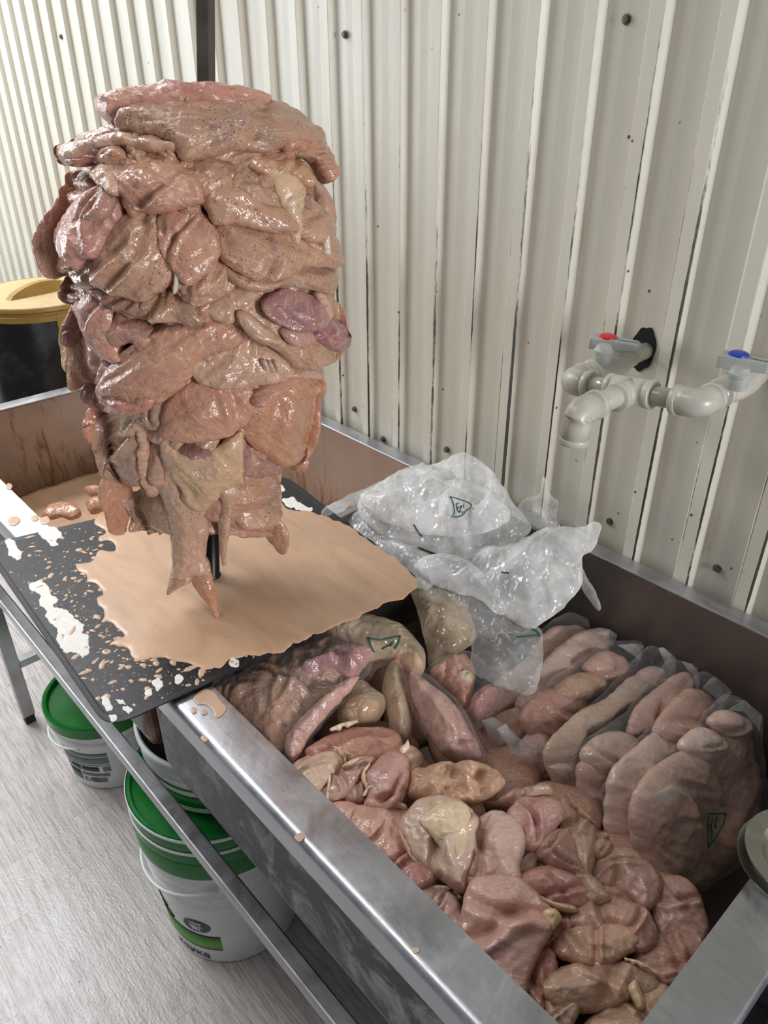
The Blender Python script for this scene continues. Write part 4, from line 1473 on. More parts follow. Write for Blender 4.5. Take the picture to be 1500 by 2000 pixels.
# ---- waist of crumpled scraps
piece(ZA([(232, 900), (300, 910), (360, 990), (450, 1036), (560, 1056), (600, 1110), (540, 1140), (440, 1110), (350, 1060), (270, 1010)]), DUSK, .7, .018, .0, fold=.008)
piece(ZA([(400, 1070), (500, 1040), (600, 1040), (700, 1008), (786, 1040), (816, 1110), (796, 1172), (700, 1154), (600, 1146), (500, 1134), (430, 1110)]), GREY, .8, .018, .006, fold=.010, fs=34)
piece(ZA([(690, 980), (760, 930), (860, 866), (950, 886), (974, 960), (904, 1024), (804, 1064), (730, 1030)]), TAN, .8, .018, .006, fold=.009, fs=34)
piece(ZA([(820, 1090), (900, 1040), (1000, 1020), (1060, 1050), (980, 1100), (930, 1150), (860, 1130)]), PALE, .5, .014, .006, fold=.008)
# ---- middle tier
piece(ZA([(166, 990), (210, 945), (262, 930), (330, 990), (392, 1060), (380, 1110), (300, 1060), (230, 1090), (180, 1060)]), DUSK, .6, .016, .0, fold=.006)
piece(ZB([(170, 130), (196, 60), (240, 110), (256, 190), (216, 270), (178, 210)]), PURP, .35, .014, .0)
piece(ZB([(138, 190), (166, 158), (196, 210), (206, 290), (214, 366), (176, 384), (148, 290)]), FATC, .5, .010, .0, mat='fat', name='fat_flap')
piece(ZB([(192, 250), (240, 186), (320, 226), (380, 280), (440, 330), (440, 400), (380, 440), (290, 432), (236, 460), (214, 400), (198, 320)]), TAN, .6, .016, .002, fold=.010, fs=34)
piece(ZB([(206, 400), (240, 380), (256, 420), (252, 460), (236, 448)]), TAN, .6, .008, .004)
piece(ZB([(226, 96), (260, 36), (330, 6), (384, 76), (404, 160), (444, 240), (480, 300), (450, 326), (384, 294), (312, 224), (252, 144)]), SMOOTH, .4, .026, .006, grain=1.0, fold=.003)
piece(ZB([(372, 210), (410, 150), (420, 80), (460, 130), (540, 170), (590, 210), (560, 270), (500, 230), (450, 250), (400, 230)]), rgb(196, 132, 118), .4, .014, .010, fold=.006)
piece(ZB([(404, 430), (430, 350), (500, 250), (590, 186), (720, 166), (840, 146), (936, 180), (946, 244), (862, 286), (772, 316), (734, 386), (694, 436), (616, 494), (534, 524), (446, 486)]), rgb(204, 142, 114), .55, .032, .012, grain=-.6, fs=30, stretch=5)
piece(ZB([(404, 440), (440, 400), (520, 420), (606, 440), (612, 490), (536, 526), (446, 490)]), rgb(190, 108, 92), .3, .014, .032, R=14)
piece(ZB([(926, 96), (980, 46), (1080, -10), (1200, -30), (1290, -10), (1366, 56), (1408, 140), (1396, 250), (1352, 316), (1250, 350), (1156, 334), (1106, 272), (1036, 222), (966, 164)]), TAN, .75, .024, .006, grain=.5)
piece(ZB([(1030, 70), (1080, 20), (1150, 6), (1246, 40), (1262, 110), (1220, 150), (1140, 150), (1070, 120)]), PURP, .05, .010, .026, fold=.006)
piece(ZB([(1226, 196), (1262, 150), (1320, 138), (1360, 180), (1350, 240), (1300, 270), (1262, 236)]), rgb(160, 84, 104), 0, .018, .026, fold=.002)
piece(ZB([(1090, 170), (1140, 130), (1190, 160), (1196, 210), (1130, 220)]), rgb(196, 140, 128), .2, .012, .028)
piece(ZB([(930, 110), (960, 90), (1010, 140), (1080, 200), (1100, 240), (1040, 226), (980, 180)]), PALE, .6, .010, .028, name='fat_flap')
piece(ZB([(1240, 20), (1275, 20), (1290, 90), (1282, 126), (1262, 120), (1256, 70)]), PALE, .5, .008, .028, name='fat_flap')
piece(ZB([(740, 330), (800, 290), (870, 256), (960, 226), (1060, 262), (1116, 300), (1186, 346), (1264, 380), (1272, 414), (1160, 396), (1050, 408), (950, 426), (850, 424), (776, 396)]), PALE, .6, .014, .008, fold=.010, fs=36)
for q in ((0, 0), (22, 6), (44, 4)):
    piece(ZB([(1018 + q[0], 308 + q[1]), (1034 + q[0], 306 + q[1]), (1046 + q[0], 350 + q[1]), (1030 + q[0], 352 + q[1])]), rgb(224, 190, 176), .1, .006, .024, name='tendon', fold=0, step=2.5, mat='fat')
# ---- lower tier
piece(ZB([(1216, 452), (1250, 390), (1310, 376), (1336, 430), (1306, 494), (1250, 496)]), ORNG, .6, .018, .0)
piece(ZB([(980, 480), (1020, 440), (1080, 408), (1190, 372), (1214, 404), (1130, 446), (1020, 500)]), PINK, .6, .018, .014, grain=-.4)
piece(ZB([(954, 566), (980, 490), (1040, 440), (1110, 410), (1210, 394), (1276, 420), (1290, 520), (1290, 604), (1262, 684), (1234, 764), (1170, 806), (1080, 776), (1010, 706), (962, 646)]), ORNG, .7, .030, .004, grain=1.1, fs=28, stretch=4)
piece(ZB([(1160, 780), (1200, 740), (1240, 760), (1246, 800), (1210, 834), (1176, 830)]), rgb(196, 120, 104), .3, .012, .006)
piece(ZB([(286, 432), (370, 396), (430, 440), (506, 520), (440, 566), (340, 552), (266, 510)]), DUSK, .5, .014, .004, fold=.010, fs=36)
piece(ZB([(258, 566), (300, 536), (342, 566), (354, 650), (316, 700), (272, 650)]), rgb(206, 124, 96), .35, .016, .0)
piece(ZB([(300, 680), (340, 600), (420, 552), (476, 640), (534, 680), (548, 760), (566, 862), (506, 894), (422, 876), (356, 816), (326, 740)]), GREY, .85, .028, .004, grain=1.9, fs=28, stretch=4)
piece(ZB([(396, 590), (440, 536), (524, 516), (546, 590), (506, 656), (446, 690), (430, 744), (408, 680)]), PALE, .3, .010, .014, mat='fat', name='fat_flap', fold=.010, fs=40)
piece(ZB([(524, 566), (556, 490), (622, 452), (672, 474), (662, 566), (620, 606), (584, 596)]), GREY, .6, .018, .010, grain=.2, fs=40)
piece(ZB([(644, 600), (660, 500), (710, 436), (806, 416), (906, 430), (986, 450), (990, 530), (934, 604), (852, 636), (766, 656), (690, 646)]), rgb(204, 138, 112), .45, .032, .012, fold=.003)
piece(ZB([(546, 620), (640, 600), (700, 636), (760, 652), (850, 640), (826, 710), (720, 716), (640, 700), (570, 680)]), PALE, .6, .014, .006, fold=.009, fs=36)
piece(ZB([(900, 680), (960, 640), (1010, 700), (1070, 760), (1104, 800), (1080, 836), (960, 840), (926, 780)]), PURP, .5, .016, .0, fold=.006)
piece(ZB([(636, 690), (680, 690), (720, 730), (810, 736), (880, 690), (934, 650), (938, 730), (926, 850), (856, 904), (794, 974), (728, 934), (716, 872), (666, 842), (646, 770)]), rgb(214, 176, 140), .6, .014, .018, mat='fat', name='fat_flap', grain=.9)
piece(ZB([(720, 700), (780, 690), (820, 716), (770, 724)]), PURP, .1, .006, .026, step=3)
piece(ZB([(500, 560), (548, 570), (560, 680), (580, 800), (618, 912), (580, 924), (552, 830), (530, 700)]), PALE, .7, .012, .014, fold=.006, name='hanging_strip')
piece(ZB([(560, 690), (640, 690), (650, 800), (640, 880), (600, 860), (570, 790)]), TAN, .7, .014, .006)
piece(ZB([(440, 970), (500, 930), (570, 892), (650, 916), (700, 1000), (704, 1094), (606, 1086), (530, 1064), (470, 1020)]), GREY, .75, .020, .002, grain=.4)
piece(ZB([(470, 1010), (530, 1050), (600, 1070), (604, 1110), (540, 1100), (500, 1106), (484, 1060)]), DUSK, .6, .012, .004)
piece(ZB([(336, 932), (358, 850), (404, 826), (444, 900), (456, 980), (446, 1060), (430, 1100), (416, 1124), (384, 1104), (372, 1030), (342, 990)]), ORNG, .5, .016, .004, grain=1.5, name='hanging_strip')
piece(ZB([(790, 960), (880, 876), (980, 822), (1086, 812), (1116, 900), (1106, 984), (1054, 1056), (960, 1066), (860, 1046), (806, 1016)]), BROWN, .75, .024, .002, grain=.3)
piece(ZB([(910, 1010), (956, 966), (1034, 986), (1072, 1030), (1010, 1062), (940, 1048)]), TAN, .7, .014, .022, fold=.002, grain=1.2)
piece(ZB([(790, 1040), (900, 1044), (1000, 1076), (1066, 1130), (980, 1126), (880, 1106), (806, 1096)]), PINK, .6, .014, .004, grain=.2)
piece(ZB([(840, 900), (900, 880), (930, 920), (896, 980), (884, 1060), (876, 1130), (876, 1196), (862, 1204), (856, 1130), (860, 1040), (866, 960)]), PALE, .7, .011, .024, name='hanging_strip')
piece(ZB([(1064, 990), (1098, 970), (1110, 1050), (1140, 1110), (1146, 1150), (1122, 1200), (1098, 1180), (1064, 1130), (1070, 1060)]), TAN, .8, .014, .010, name='hanging_strip', fold=.006)
piece(ZB([(1096, 820), (1116, 806), (1122, 850), (1108, 896), (1098, 870)]), PALE, .6, .007, .008, name='hanging_strip', step=3)
piece(ZB([(606, 880), (660, 850), (730, 930), (790, 970), (806, 1080), (800, 1180), (812, 1240), (770, 1260), (700, 1266), (692, 1180), (684, 1080), (650, 980)]), PALE, .7, .020, .014, grain=1.5, name='hanging_strip', fold=.006)
piece(ZB([(690, 1240), (740, 1230), (752, 1290), (716, 1310), (680, 1336), (686, 1290)]), TAN, .7, .012, .018, name='hanging_strip')
piece(ZB([(746, 1250), (806, 1226), (826, 1290), (836, 1360), (850, 1446), (834, 1444), (806, 1370), (770, 1320)]), ORNG, .5, .012, .018, name='hanging_strip')
for (x, y, l) in ((548, 1096, 40), (600, 1080, 56), (965, 1110, 30), (416, 1110, 28), (680, 1090, 24), (845, 1090, 26)):
    piece(ZB([(x - 7, y - 14), (x + 7, y - 14), (x + 5, y + l * .6), (x, y + l), (x - 5, y + l * .6)]), TAN, .8, .004, .004, name='drip', fold=0, step=2.2, ragged=.4)

# ---- pieces round the far side, wrapped on the same stack
rr = random.Random(21)
vdir = CAM - A0
th_cam = math.atan2(vdir @ uy, vdir @ ux)
k = 0
for h0 in (.14, .235, .33, .425, .52):
    for q in range(5):
        th0 = th_cam + math.radians(104 + q * 38 + rr.uniform(-8, 8))
        R_ = float(np.interp(h0, *RH))

        def srf(P, th0=th0, h0=h0, R_=R_):
            th = th0 + P[:, 0] / R_
            h = h0 + P[:, 1]
            N = np.cos(th)[:, None] * ux + np.sin(th)[:, None] * uy
            r = np.interp(h, *RH)
            return A0 + AX * h[:, None] + N * r[:, None], N
        w, hh = rr.uniform(.05, .075), rr.uniform(.045, .065)
        pts = []
        for s in range(9):
            a = s / 9 * 6.2832
            e = rr.uniform(.8, 1.15)
            pts.append((w * e * math.cos(a), hh * e * math.sin(a)))
        col = rr.choice((PINK, TAN, BROWN, GREY, PALE))
        blob('chicken_piece', pts, srf, M['meat'], kebab, T=.02, R=.02, back=.012, lift=rr.uniform(-.014, -.006), step=.008, color=(*col[:3], .75), ragged=.002, uvk=1.0)

# ================================================================== loose chicken in the near basin
def ZC(pts): return [(420 + x / 2.5862, 1240 + y / 2.5862) for x, y in pts]
def ZD(pts): return [(880 + x / 2.4194, 1200 + y / 2.4194) for x, y in pts]
def ZE(pts): return [(780 + x / 2.0833, 1600 + y / 2.0833) for x, y in pts]


rawr = random.Random(8)


def trim(loop, surf, parent, mat, col, lift, rg, n=1):
    """ragged pale edges of fat and skin along parts of a piece's outline"""
    m_ = len(loop)
    tan = np.roll(loop, -1, 0) - np.roll(loop, 1, 0)
    tan /= np.linalg.norm(tan, axis=1)[:, None] + 1e-9
    nor = np.stack([-tan[:, 1], tan[:, 0]], 1)
    if (loop[:, 0] * np.roll(loop[:, 1], -1) - np.roll(loop[:, 0], -1) * loop[:, 1]).sum() < 0: nor = -nor
    for q in range(n):
        i0, L = rg.randrange(m_), int(m_ * rg.uniform(.12, .24))
        idx = [(i0 + i) % m_ for i in range(L)]
        if L < 5: continue
        s = np.linspace(0, math.pi, L)
        wob = pnoise(np.stack([loop[idx, 0], loop[idx, 1], np.full(L, q * 3.3)], 1) / 9)
        win = (6.0 + 6.0 * wob + 3.0 * rg.random())[:, None] * np.sin(s)[:, None] ** .5
        poly = np.vstack([loop[idx] - nor[idx] * 1.6, (loop[idx] + nor[idx] * np.maximum(win, .8))[::-1]])
        blob('skin_edge', poly[::2], surf, M[mat], None, T=.005, R=4, lift=lift, back=.004, bulge=.3, color=(*col[:3], 0), step=2.6, fold=.0016, fs=60, ragged=.8).parent = parent


LOOSE = 'raw chicken pieces loose in the near basin'


def tilt_surf(pts, z, tilt, az=None):
    c = np.mean(np.asarray(pts, float), 0)
    p0 = at_z(c[0], c[1], z)
    v = (CAM - p0)[:2]
    v /= np.linalg.norm(v)
    n = np.array([v[0] * tilt, v[1] * tilt, 1.0])
    return plane_surf(p0, n), p0


def raw(pts, lab, col, z=.765, T=.022, tilt=.35, name='chicken_piece', sauce=.0, mat='raw', parts=(), **k):
    s, p0 = tilt_surf(pts, z, tilt)
    k.setdefault('ragged', 2.0)
    k.setdefault('step', 3.8)
    k.setdefault('back', .02)
    k.setdefault('fold', .0055)
    k['fold'] = max(k['fold'], .003)
    k.setdefault('fs', 16.0)
    k.setdefault('rip', .0004)
    k.setdefault('bulge', .45)
    k.setdefault('R', 13)
    k.setdefault('droop', .016)
    k.setdefault('droop_dir', rawr.choice((1.2, 1.57, 2.0, .7, 2.5)))
    k.setdefault('creases', 2 if max(np.ptp(np.asarray(pts), axis=0)) > 70 else 1)
    o = blob(name, grow(pts, 9), s, M[mat], None, T=T * .95, color=(*shade(col, 1.05, .66)[:3], sauce), **k)
    tag(o, lab, 'chicken', LOOSE)
    trim(smooth_loop(grow(pts, 9), 4), s, o, 'fat', rawr.choice((CREAM, WHT, RAWT)), T * .32 + .002, rawr, rawr.choice((0, 1, 1)))
    for nm, pp, c2, T2, l2 in parts:
        q = blob(nm, pp, s, M['fat'], None, T=T2, lift=l2, color=(*c2[:3], 0), step=3.2, back=.004, fold=.003, ragged=1.2)
        q.parent = o
    return o


CREAM = rgb(226, 204, 168); RAWP = rgb(208, 160, 144); RAWD = rgb(192, 138, 124); RAWT = rgb(204, 164, 138); RAWO = rgb(216, 162, 118); WHT = rgb(240, 228, 204); BLUSH = rgb(222, 178, 168)

raw(ZC([(478, 600), (520, 560), (580, 520), (660, 488), (760, 470), (880, 478), (930, 540), (910, 610), (800, 650), (700, 650), (620, 628), (540, 646)]), 'flat pinkish red chicken piece lying just below the marinated bag', rgb(216, 132, 112), .775, .016, .2)
raw(ZC([(398, 700), (440, 640), (520, 602), (600, 604), (640, 650), (600, 710), (560, 764), (500, 806), (430, 760), (400, 730)]), 'cream folded chicken skin piece against the front rim below the marinated bag', rgb(222, 184, 152), .775, .020, .3, fold=.009, parts=[('fat_strip', ZC([(558, 690), (596, 680), (594, 740), (578, 850), (562, 860), (566, 780), (548, 730)]), WHT, .006, .016)])
raw(ZC([(540, 770), (640, 688), (760, 646), (800, 672), (750, 736), (660, 806), (610, 850), (550, 850), (500, 830)]), 'mauve chicken piece with a cream skin edge near the front rim', RAWD, .772, .018, .3, parts=[('skin_edge', ZC([(640, 690), (700, 650), (770, 640), (800, 668), (740, 672), (680, 700)]), CREAM, .008, .012)])
raw(ZC([(600, 816), (690, 752), (776, 734), (786, 800), (740, 850), (660, 856)]), 'small dark mauve chicken piece tucked beside the plump tenderloin', RAWD, .766, .018, .3)
raw(ZC([(936, 600), (1000, 572), (1046, 640), (1010, 710), (990, 800), (960, 850), (926, 810), (950, 700)]), 'narrow pale chicken piece standing behind the plump tenderloin', rgb(222, 178, 142), .770, .020, .5)
raw(ZC([(766, 724), (816, 660), (880, 606), (944, 616), (966, 700), (946, 800), (906, 874), (830, 876), (766, 856), (786, 790)]), 'plump smooth pink tenderloin with white tendon ends near the centre', rgb(216, 146, 140), .782, .028, .5, fold=.002, parts=[('tendon_end', ZC([(744, 820), (770, 780), (806, 766), (822, 790), (790, 800), (760, 830)]), WHT, .008, .012), ('tendon_end', ZC([(930, 590), (960, 560), (974, 540), (980, 580), (950, 610)]), WHT, .007, .010)])
raw(ZC([(974, 760), (1014, 690), (1120, 664), (1250, 656), (1356, 676), (1428, 720), (1438, 776), (1350, 838), (1200, 858), (1060, 838), (994, 814)]), 'wrinkled orange chicken skin piece in the middle of the pile', RAWO, .785, .024, .5, fold=.013, fs=40, stretch=1.3, creases=4, ragged=3.5, sauce=.1)
raw(ZC([(580, 870), (680, 846), (740, 874), (850, 874), (950, 884), (970, 930), (946, 1030), (956, 1090), (890, 1160), (800, 1130), (720, 1036), (640, 966)]), 'wide glossy pink chicken piece pressed against the front rim', rgb(222, 156, 136), .768, .022, .3, parts=[('skin_edge', ZC([(840, 880), (900, 868), (962, 884), (960, 906), (900, 896)]), CREAM, .006, .014)])
raw(ZC([(870, 1176), (910, 1096), (990, 1106), (1064, 1150), (1106, 1222), (1062, 1276), (980, 1296), (906, 1228)]), 'small purple red chicken lump between the front rim and the cream breast', rgb(190, 108, 116), .758, .024, .3)
raw(ZC([(980, 1310), (1080, 1262), (1186, 1296), (1240, 1390), (1240, 1444), (1150, 1460), (1050, 1406)]), 'pale mauve chicken scrap low against the front rim', BLUSH, .745, .018, .3, parts=[('skin_edge', ZC([(1130, 1440), (1150, 1410), (1200, 1420), (1230, 1450), (1180, 1470)]), WHT, .006, .012)])
raw(ZC([(952, 960), (1016, 862), (1100, 834), (1206, 846), (1276, 900), (1316, 966), (1296, 1044), (1296, 1110), (1266, 1210), (1246, 1290), (1150, 1230), (1060, 1160), (1006, 1116), (966, 1036)]), 'cream breast with a peeled fold of skin in the middle of the pile', rgb(222, 186, 158), .780, .036, .5, parts=[('skin_flap', ZC([(1030, 968), (1080, 920), (1150, 874), (1244, 876), (1288, 950), (1266, 1110), (1216, 1200), (1150, 1120), (1090, 1040)]), rgb(228, 206, 172), .010, .031), ('skin_edge', ZC([(1290, 960), (1316, 1000), (1300, 1100), (1286, 1180), (1262, 1230), (1262, 1150), (1276, 1050)]), CREAM, .010, .016)])
raw(ZE([(296, 80), (338, 4), (400, -24), (474, 28), (496, 90), (476, 180), (474, 246), (402, 256), (288, 240), (268, 215), (288, 150)]), 'smooth pale pink breast with a faint centre line right of the cream breast', rgb(226, 180, 168), .782, .036, .5, fold=.002)
raw(ZE([(260, 230), (300, 240), (390, 252), (400, 270), (320, 290), (276, 280)]), 'thin mauve edge of chicken under the smooth pale breast', RAWP, .765, .018, .4)
raw(ZD([(196, 882), (300, 834), (430, 820), (470, 850), (440, 876), (340, 890), (250, 900)]), 'narrow grey pink flap along the top of the folded thigh', RAWT, .790, .018, .4)
raw(ZD([(500, 930), (540, 880), (600, 940), (664, 1020), (678, 1100), (664, 1190), (640, 1236), (596, 1190), (556, 1050), (480, 990)]), 'long curved tan thigh along the right of the pile beside the upright bags', RAWT, .770, .024, .4)
raw(ZD([(420, 1130), (468, 1050), (560, 1030), (596, 1150), (626, 1226), (560, 1222), (476, 1186)]), 'striated mauve chicken piece below the pink folded lump', RAWD, .772, .024, .4)
raw(ZD([(284, 950), (340, 886), (430, 872), (496, 896), (516, 950), (466, 1026), (414, 1106), (340, 1086), (314, 1016)]), 'pink folded lump with an orange centre right of the smooth pale breast', rgb(212, 142, 134), .788, .030, .5, fold=.007)
raw(ZD([(300, 1244), (296, 1150), (340, 1102), (414, 1104), (396, 1170), (376, 1220)]), 'short cream tendon piece below the pink folded lump', rgb(230, 206, 176), .765, .018, .4, fold=.007, parts=[('tendon', ZD([(326, 1110), (344, 1108), (350, 1150), (334, 1160)]), WHT, .006, .014)])
raw(ZE([(784, 92), (830, 76), (864, 110), (836, 154), (786, 146)]), 'little curled tan scrap at the foot of the upright bags', rgb(196, 150, 120), .770, .018, .5)
raw(ZE([(776, 190), (800, 150), (860, 122), (934, 136), (1004, 186), (1052, 250), (1036, 334), (980, 376), (920, 316), (860, 286), (784, 254)]), 'dark pink thigh between the curved thigh and the empty corner', RAWD, .758, .028, .5)
raw(ZE([(830, 280), (900, 272), (950, 320), (962, 360), (880, 350), (830, 330)]), 'small pink chicken corner under the dark pink thigh', RAWD, .752, .018, .4)
raw(ZE([(655, 206), (690, 188), (730, 200), (776, 250), (836, 310), (836, 346), (760, 336), (730, 264)]), 'narrow cream edged strip right of the rosy oval piece', rgb(206, 168, 136), .764, .022, .4)
raw(ZE([(460, 280), (520, 230), (620, 204), (726, 246), (766, 310), (744, 356), (660, 350), (580, 320)]), 'rosy oval chicken piece with a fat ridge above the largest breast', rgb(206, 128, 122), .768, .028, .5, fold=.002, parts=[('fat_ridge', ZE([(470, 262), (500, 250), (530, 290), (600, 330), (660, 346), (716, 366), (712, 390), (660, 384), (590, 350), (520, 320)]), CREAM, .010, .016)])
raw(ZE([(266, 400), (284, 300), (312, 252), (400, 238), (486, 256), (566, 330), (616, 390), (606, 456), (554, 546), (524, 640), (504, 726), (436, 700), (352, 610), (290, 546), (262, 480)]), 'largest pink breast at the front left of the pile', rgb(220, 160, 148), .772, .042, .55, fold=.004, parts=[('fat_patch', ZE([(580, 380), (620, 366), (656, 400), (640, 436), (620, 460), (600, 420)]), rgb(236, 218, 160), .010, .016)])
raw(ZE([(60, 320), (110, 300), (210, 312), (246, 400), (280, 500), (220, 480), (150, 420)]), 'pale chicken scrap wedged between the front rim and the largest breast', BLUSH, .745, .020, .3)
raw(ZE([(600, 400), (660, 380), (720, 400), (720, 450), (650, 500), (640, 580), (560, 580), (550, 540)]), 'torn red brown chicken scrap right of the largest breast', rgb(176, 106, 90), .748, .018, .4, fold=.008)
raw(ZE([(704, 424), (756, 346), (860, 330), (966, 356), (1016, 420), (1026, 506), (964, 546), (880, 486), (780, 466)]), 'oval mauve chicken piece in the right half of the pile', RAWD, .762, .030, .5)
raw(ZE([(636, 540), (660, 484), (740, 444), (860, 434), (956, 436), (970, 500), (904, 556), (800, 592), (700, 576)]), 'ragged tan chicken piece lying across the oval mauve piece', rgb(196, 142, 108), .768, .024, .5, fold=.006)
raw(ZE([(1030, 330), (1056, 264), (1122, 238), (1186, 276), (1226, 370), (1246, 450), (1206, 506), (1110, 486), (1050, 496), (1044, 410)]), 'brown pink thigh leaning toward the empty corner of the basin', RAWD, .752, .026, .5)
raw(ZE([(952, 600), (986, 524), (1056, 484), (1190, 474), (1230, 500), (1180, 640), (1090, 690), (1004, 646)]), 'pink chicken piece touching the right end rim', rgb(198, 132, 120), .752, .026, .4)
raw(ZE([(480, 720), (550, 560), (626, 560), (620, 700), (594, 766), (540, 796)]), 'reddish chicken tip below the largest breast', rgb(190, 116, 96), .752, .022, .4)
raw(ZE([(590, 670), (700, 604), (820, 584), (950, 594), (1040, 650), (1040, 710), (900, 746), (800, 776), (700, 776), (610, 740)]), 'broad olive pink breast near the bottom corner of the basin', rgb(196, 152, 122), .756, .032, .5, fold=.003)
raw(ZE([(530, 820), (600, 700), (640, 736), (730, 746), (710, 800), (650, 880), (560, 880)]), 'glossy grey pink chicken tail below the broad olive pink breast', rgb(200, 160, 136), .748, .022, .4)
raw(ZE([(740, 880), (770, 820), (840, 766), (930, 706), (1000, 672), (1090, 690), (1060, 780), (980, 900)]), 'tan breast with cream fat in the bottom corner by the end rim', rgb(204, 160, 124), .752, .030, .5, parts=[('fat_streak', ZE([(930, 680), (960, 660), (990, 720), (1000, 770), (970, 780), (940, 730)]), CREAM, .008, .018)])

# a lower layer seen only through the gaps
rr = random.Random(33)
spots = []
for i in range(9):
    for j in range(5):
        x, y = -.80 + i * .078 + rr.uniform(-.012, .012), .385 + j * .105 + rr.uniform(-.015, .015)
        if y > .62 and x > -.80 and x < -.16: continue
        if x > -.15 and y > .6: continue
        spots.append((x, y))
protos = []
for q in range(3):
    def srf(P):
        return np.stack([P[:, 0], P[:, 1], np.zeros(len(P))], 1), np.tile([0, 0, 1.], (len(P), 1))
    pts = [((.060 if s % 2 else .052) * rr.uniform(.85, 1.2) * math.cos(s / 8 * 6.2832), .046 * rr.uniform(.85, 1.2) * math.sin(s / 8 * 6.2832)) for s in range(8)]
    o = blob('chicken_piece', pts, srf, M['raw'], None, T=.03, R=.022, back=.03, step=.010, color=(*rgb(178, 136, 122)[:3], 0), ragged=.002, uvk=1.0)
    protos.append(o)
for q, (x, y) in enumerate(spots):
    o = protos[q] if q < 3 else protos[q % 3].copy()
    if q >= 3: COL.objects.link(o)
    o.location = (min(max(x, -.81), -.175), min(max(y, .392), .85), .705 - (.012 if x > -.3 else 0))
    o.rotation_euler = (0, 0, rr.uniform(0, 6.28))
    tag(o, 'shadowed raw chicken piece in the lower layer, glimpsed through gaps in the pile', 'chicken', 'lower layer of chicken in the near basin')

# ================================================================== bagged chicken standing on edge
BAGS = 'clear bags of chicken standing on edge'


def bag(xk, film, fillets, lab, T=.024, group=BAGS, marks=(), tabs=()):
    n = (1, 0, .5)
    s = plane_surf((xk, .75, .77), n)
    c = np.mean(np.asarray(film, float), 0)
    p0 = on_plane([c], (xk, .75, .77), n)[0]
    root = empty('chicken_bag', p0, lab, 'bag', group)
    for pts, col, t in fillets:
        blob('chicken_fillet', grow(pts, 15), s, M['raw'], root, T=t, back=.014, color=(*shade(col, 1.08, .68)[:3], 0), step=4, fold=.006, fs=26, stretch=1.5, ragged=2.2, bulge=.45, creases=1)
    blob('bag_film', grow(film, 8), s, M['film'], root, T=T + .004, back=.018, step=4, fold=.002, fine=.001, ragged=1.6, bulge=.15, R=22, crumple=.007, cs=22, sharp=True)
    for tb in tabs: blob('film_corner', tb, s, M['bagthin'], root, T=.004, lift=T * .8, R=4, back=.002, step=3, fold=.001, ragged=1.2, crumple=.012, sharp=True)
    for mk in marks: stroke(mk, s, root, T + .012)
    return root


def stroke(pts, surf, parent, lift, w=.0011, mat='green_ink', name='print_mark'):
    """printed line lying on the film it belongs to: found on the real surface, then laid just proud of it"""
    trees = []
    for o in parent.children:
        if o.name.split('.')[0] in ('bag_film', 'bag_fold'):
            trees.append(BVHTree.FromPolygons([v.co[:] for v in o.data.vertices], [p.vertices[:] for p in o.data.polygons]))
    P = np.asarray(pts, float)
    t = np.linspace(0, len(P) - 1, 6 * (len(P) - 1) + 1)
    P = np.stack([np.interp(t, range(len(P)), P[:, 0]), np.interp(t, range(len(P)), P[:, 1])], 1)
    S = []
    for p in P:
        d = Vector(ray(p[0], p[1])[0]).normalized()
        hits = [h for h in (tr.ray_cast(Vector(CAM), d) for tr in trees) if h[0] is not None]
        if hits: S.append(min(hits, key=lambda h: h[3])[0] - d * .0012)
    if len(S) < 2: return None
    bm = bmesh.new()
    add_tube(bm, S, w, 5)
    return obj(name, bm, M[mat], parent, smooth=True)


FP = rgb(224, 178, 166); FO = rgb(222, 166, 146); FT = rgb(224, 190, 172); FB = rgb(212, 166, 150)
bag(-.535, ZD([(60, 480), (110, 400), (240, 260), (400, 120), (480, 46), (560, 0), (606, 24), (622, 80), (610, 170), (480, 270), (330, 400), (250, 520), (160, 560), (90, 530)]),
    [(ZD([(420, 160), (480, 92), (580, 68), (616, 100), (594, 170), (500, 244), (420, 270), (380, 240)]), FO, .020), (ZD([(130, 470), (200, 370), (330, 250), (400, 220), (410, 290), (300, 400), (220, 480), (150, 520)]), FT, .02)],
    'clear bag of chicken farthest along the row, half under the crumpled polythene')
bag(-.492, ZD([(100, 610), (180, 520), (330, 430), (440, 280), (560, 150), (640, 84), (722, 86), (712, 220), (570, 390), (420, 520), (350, 640), (220, 680), (130, 660)]),
    [(ZD([(430, 280), (520, 190), (600, 120), (690, 90), (716, 124), (692, 214), (600, 268), (520, 334), (450, 372)]), FT, .022), (ZD([(340, 400), (450, 316), (504, 336), (424, 456), (350, 492)]), FP, .02), (ZD([(180, 540), (290, 464), (344, 500), (350, 610), (220, 640)]), FO, .02)],
    'clear bag of chicken with a long pale fillet, second from the far end', tabs=[ZD([(640, 84), (700, 64), (740, 92), (716, 150), (690, 110)]), ZD([(100, 490), (150, 470), (210, 520), (230, 580), (180, 610), (130, 560)])])
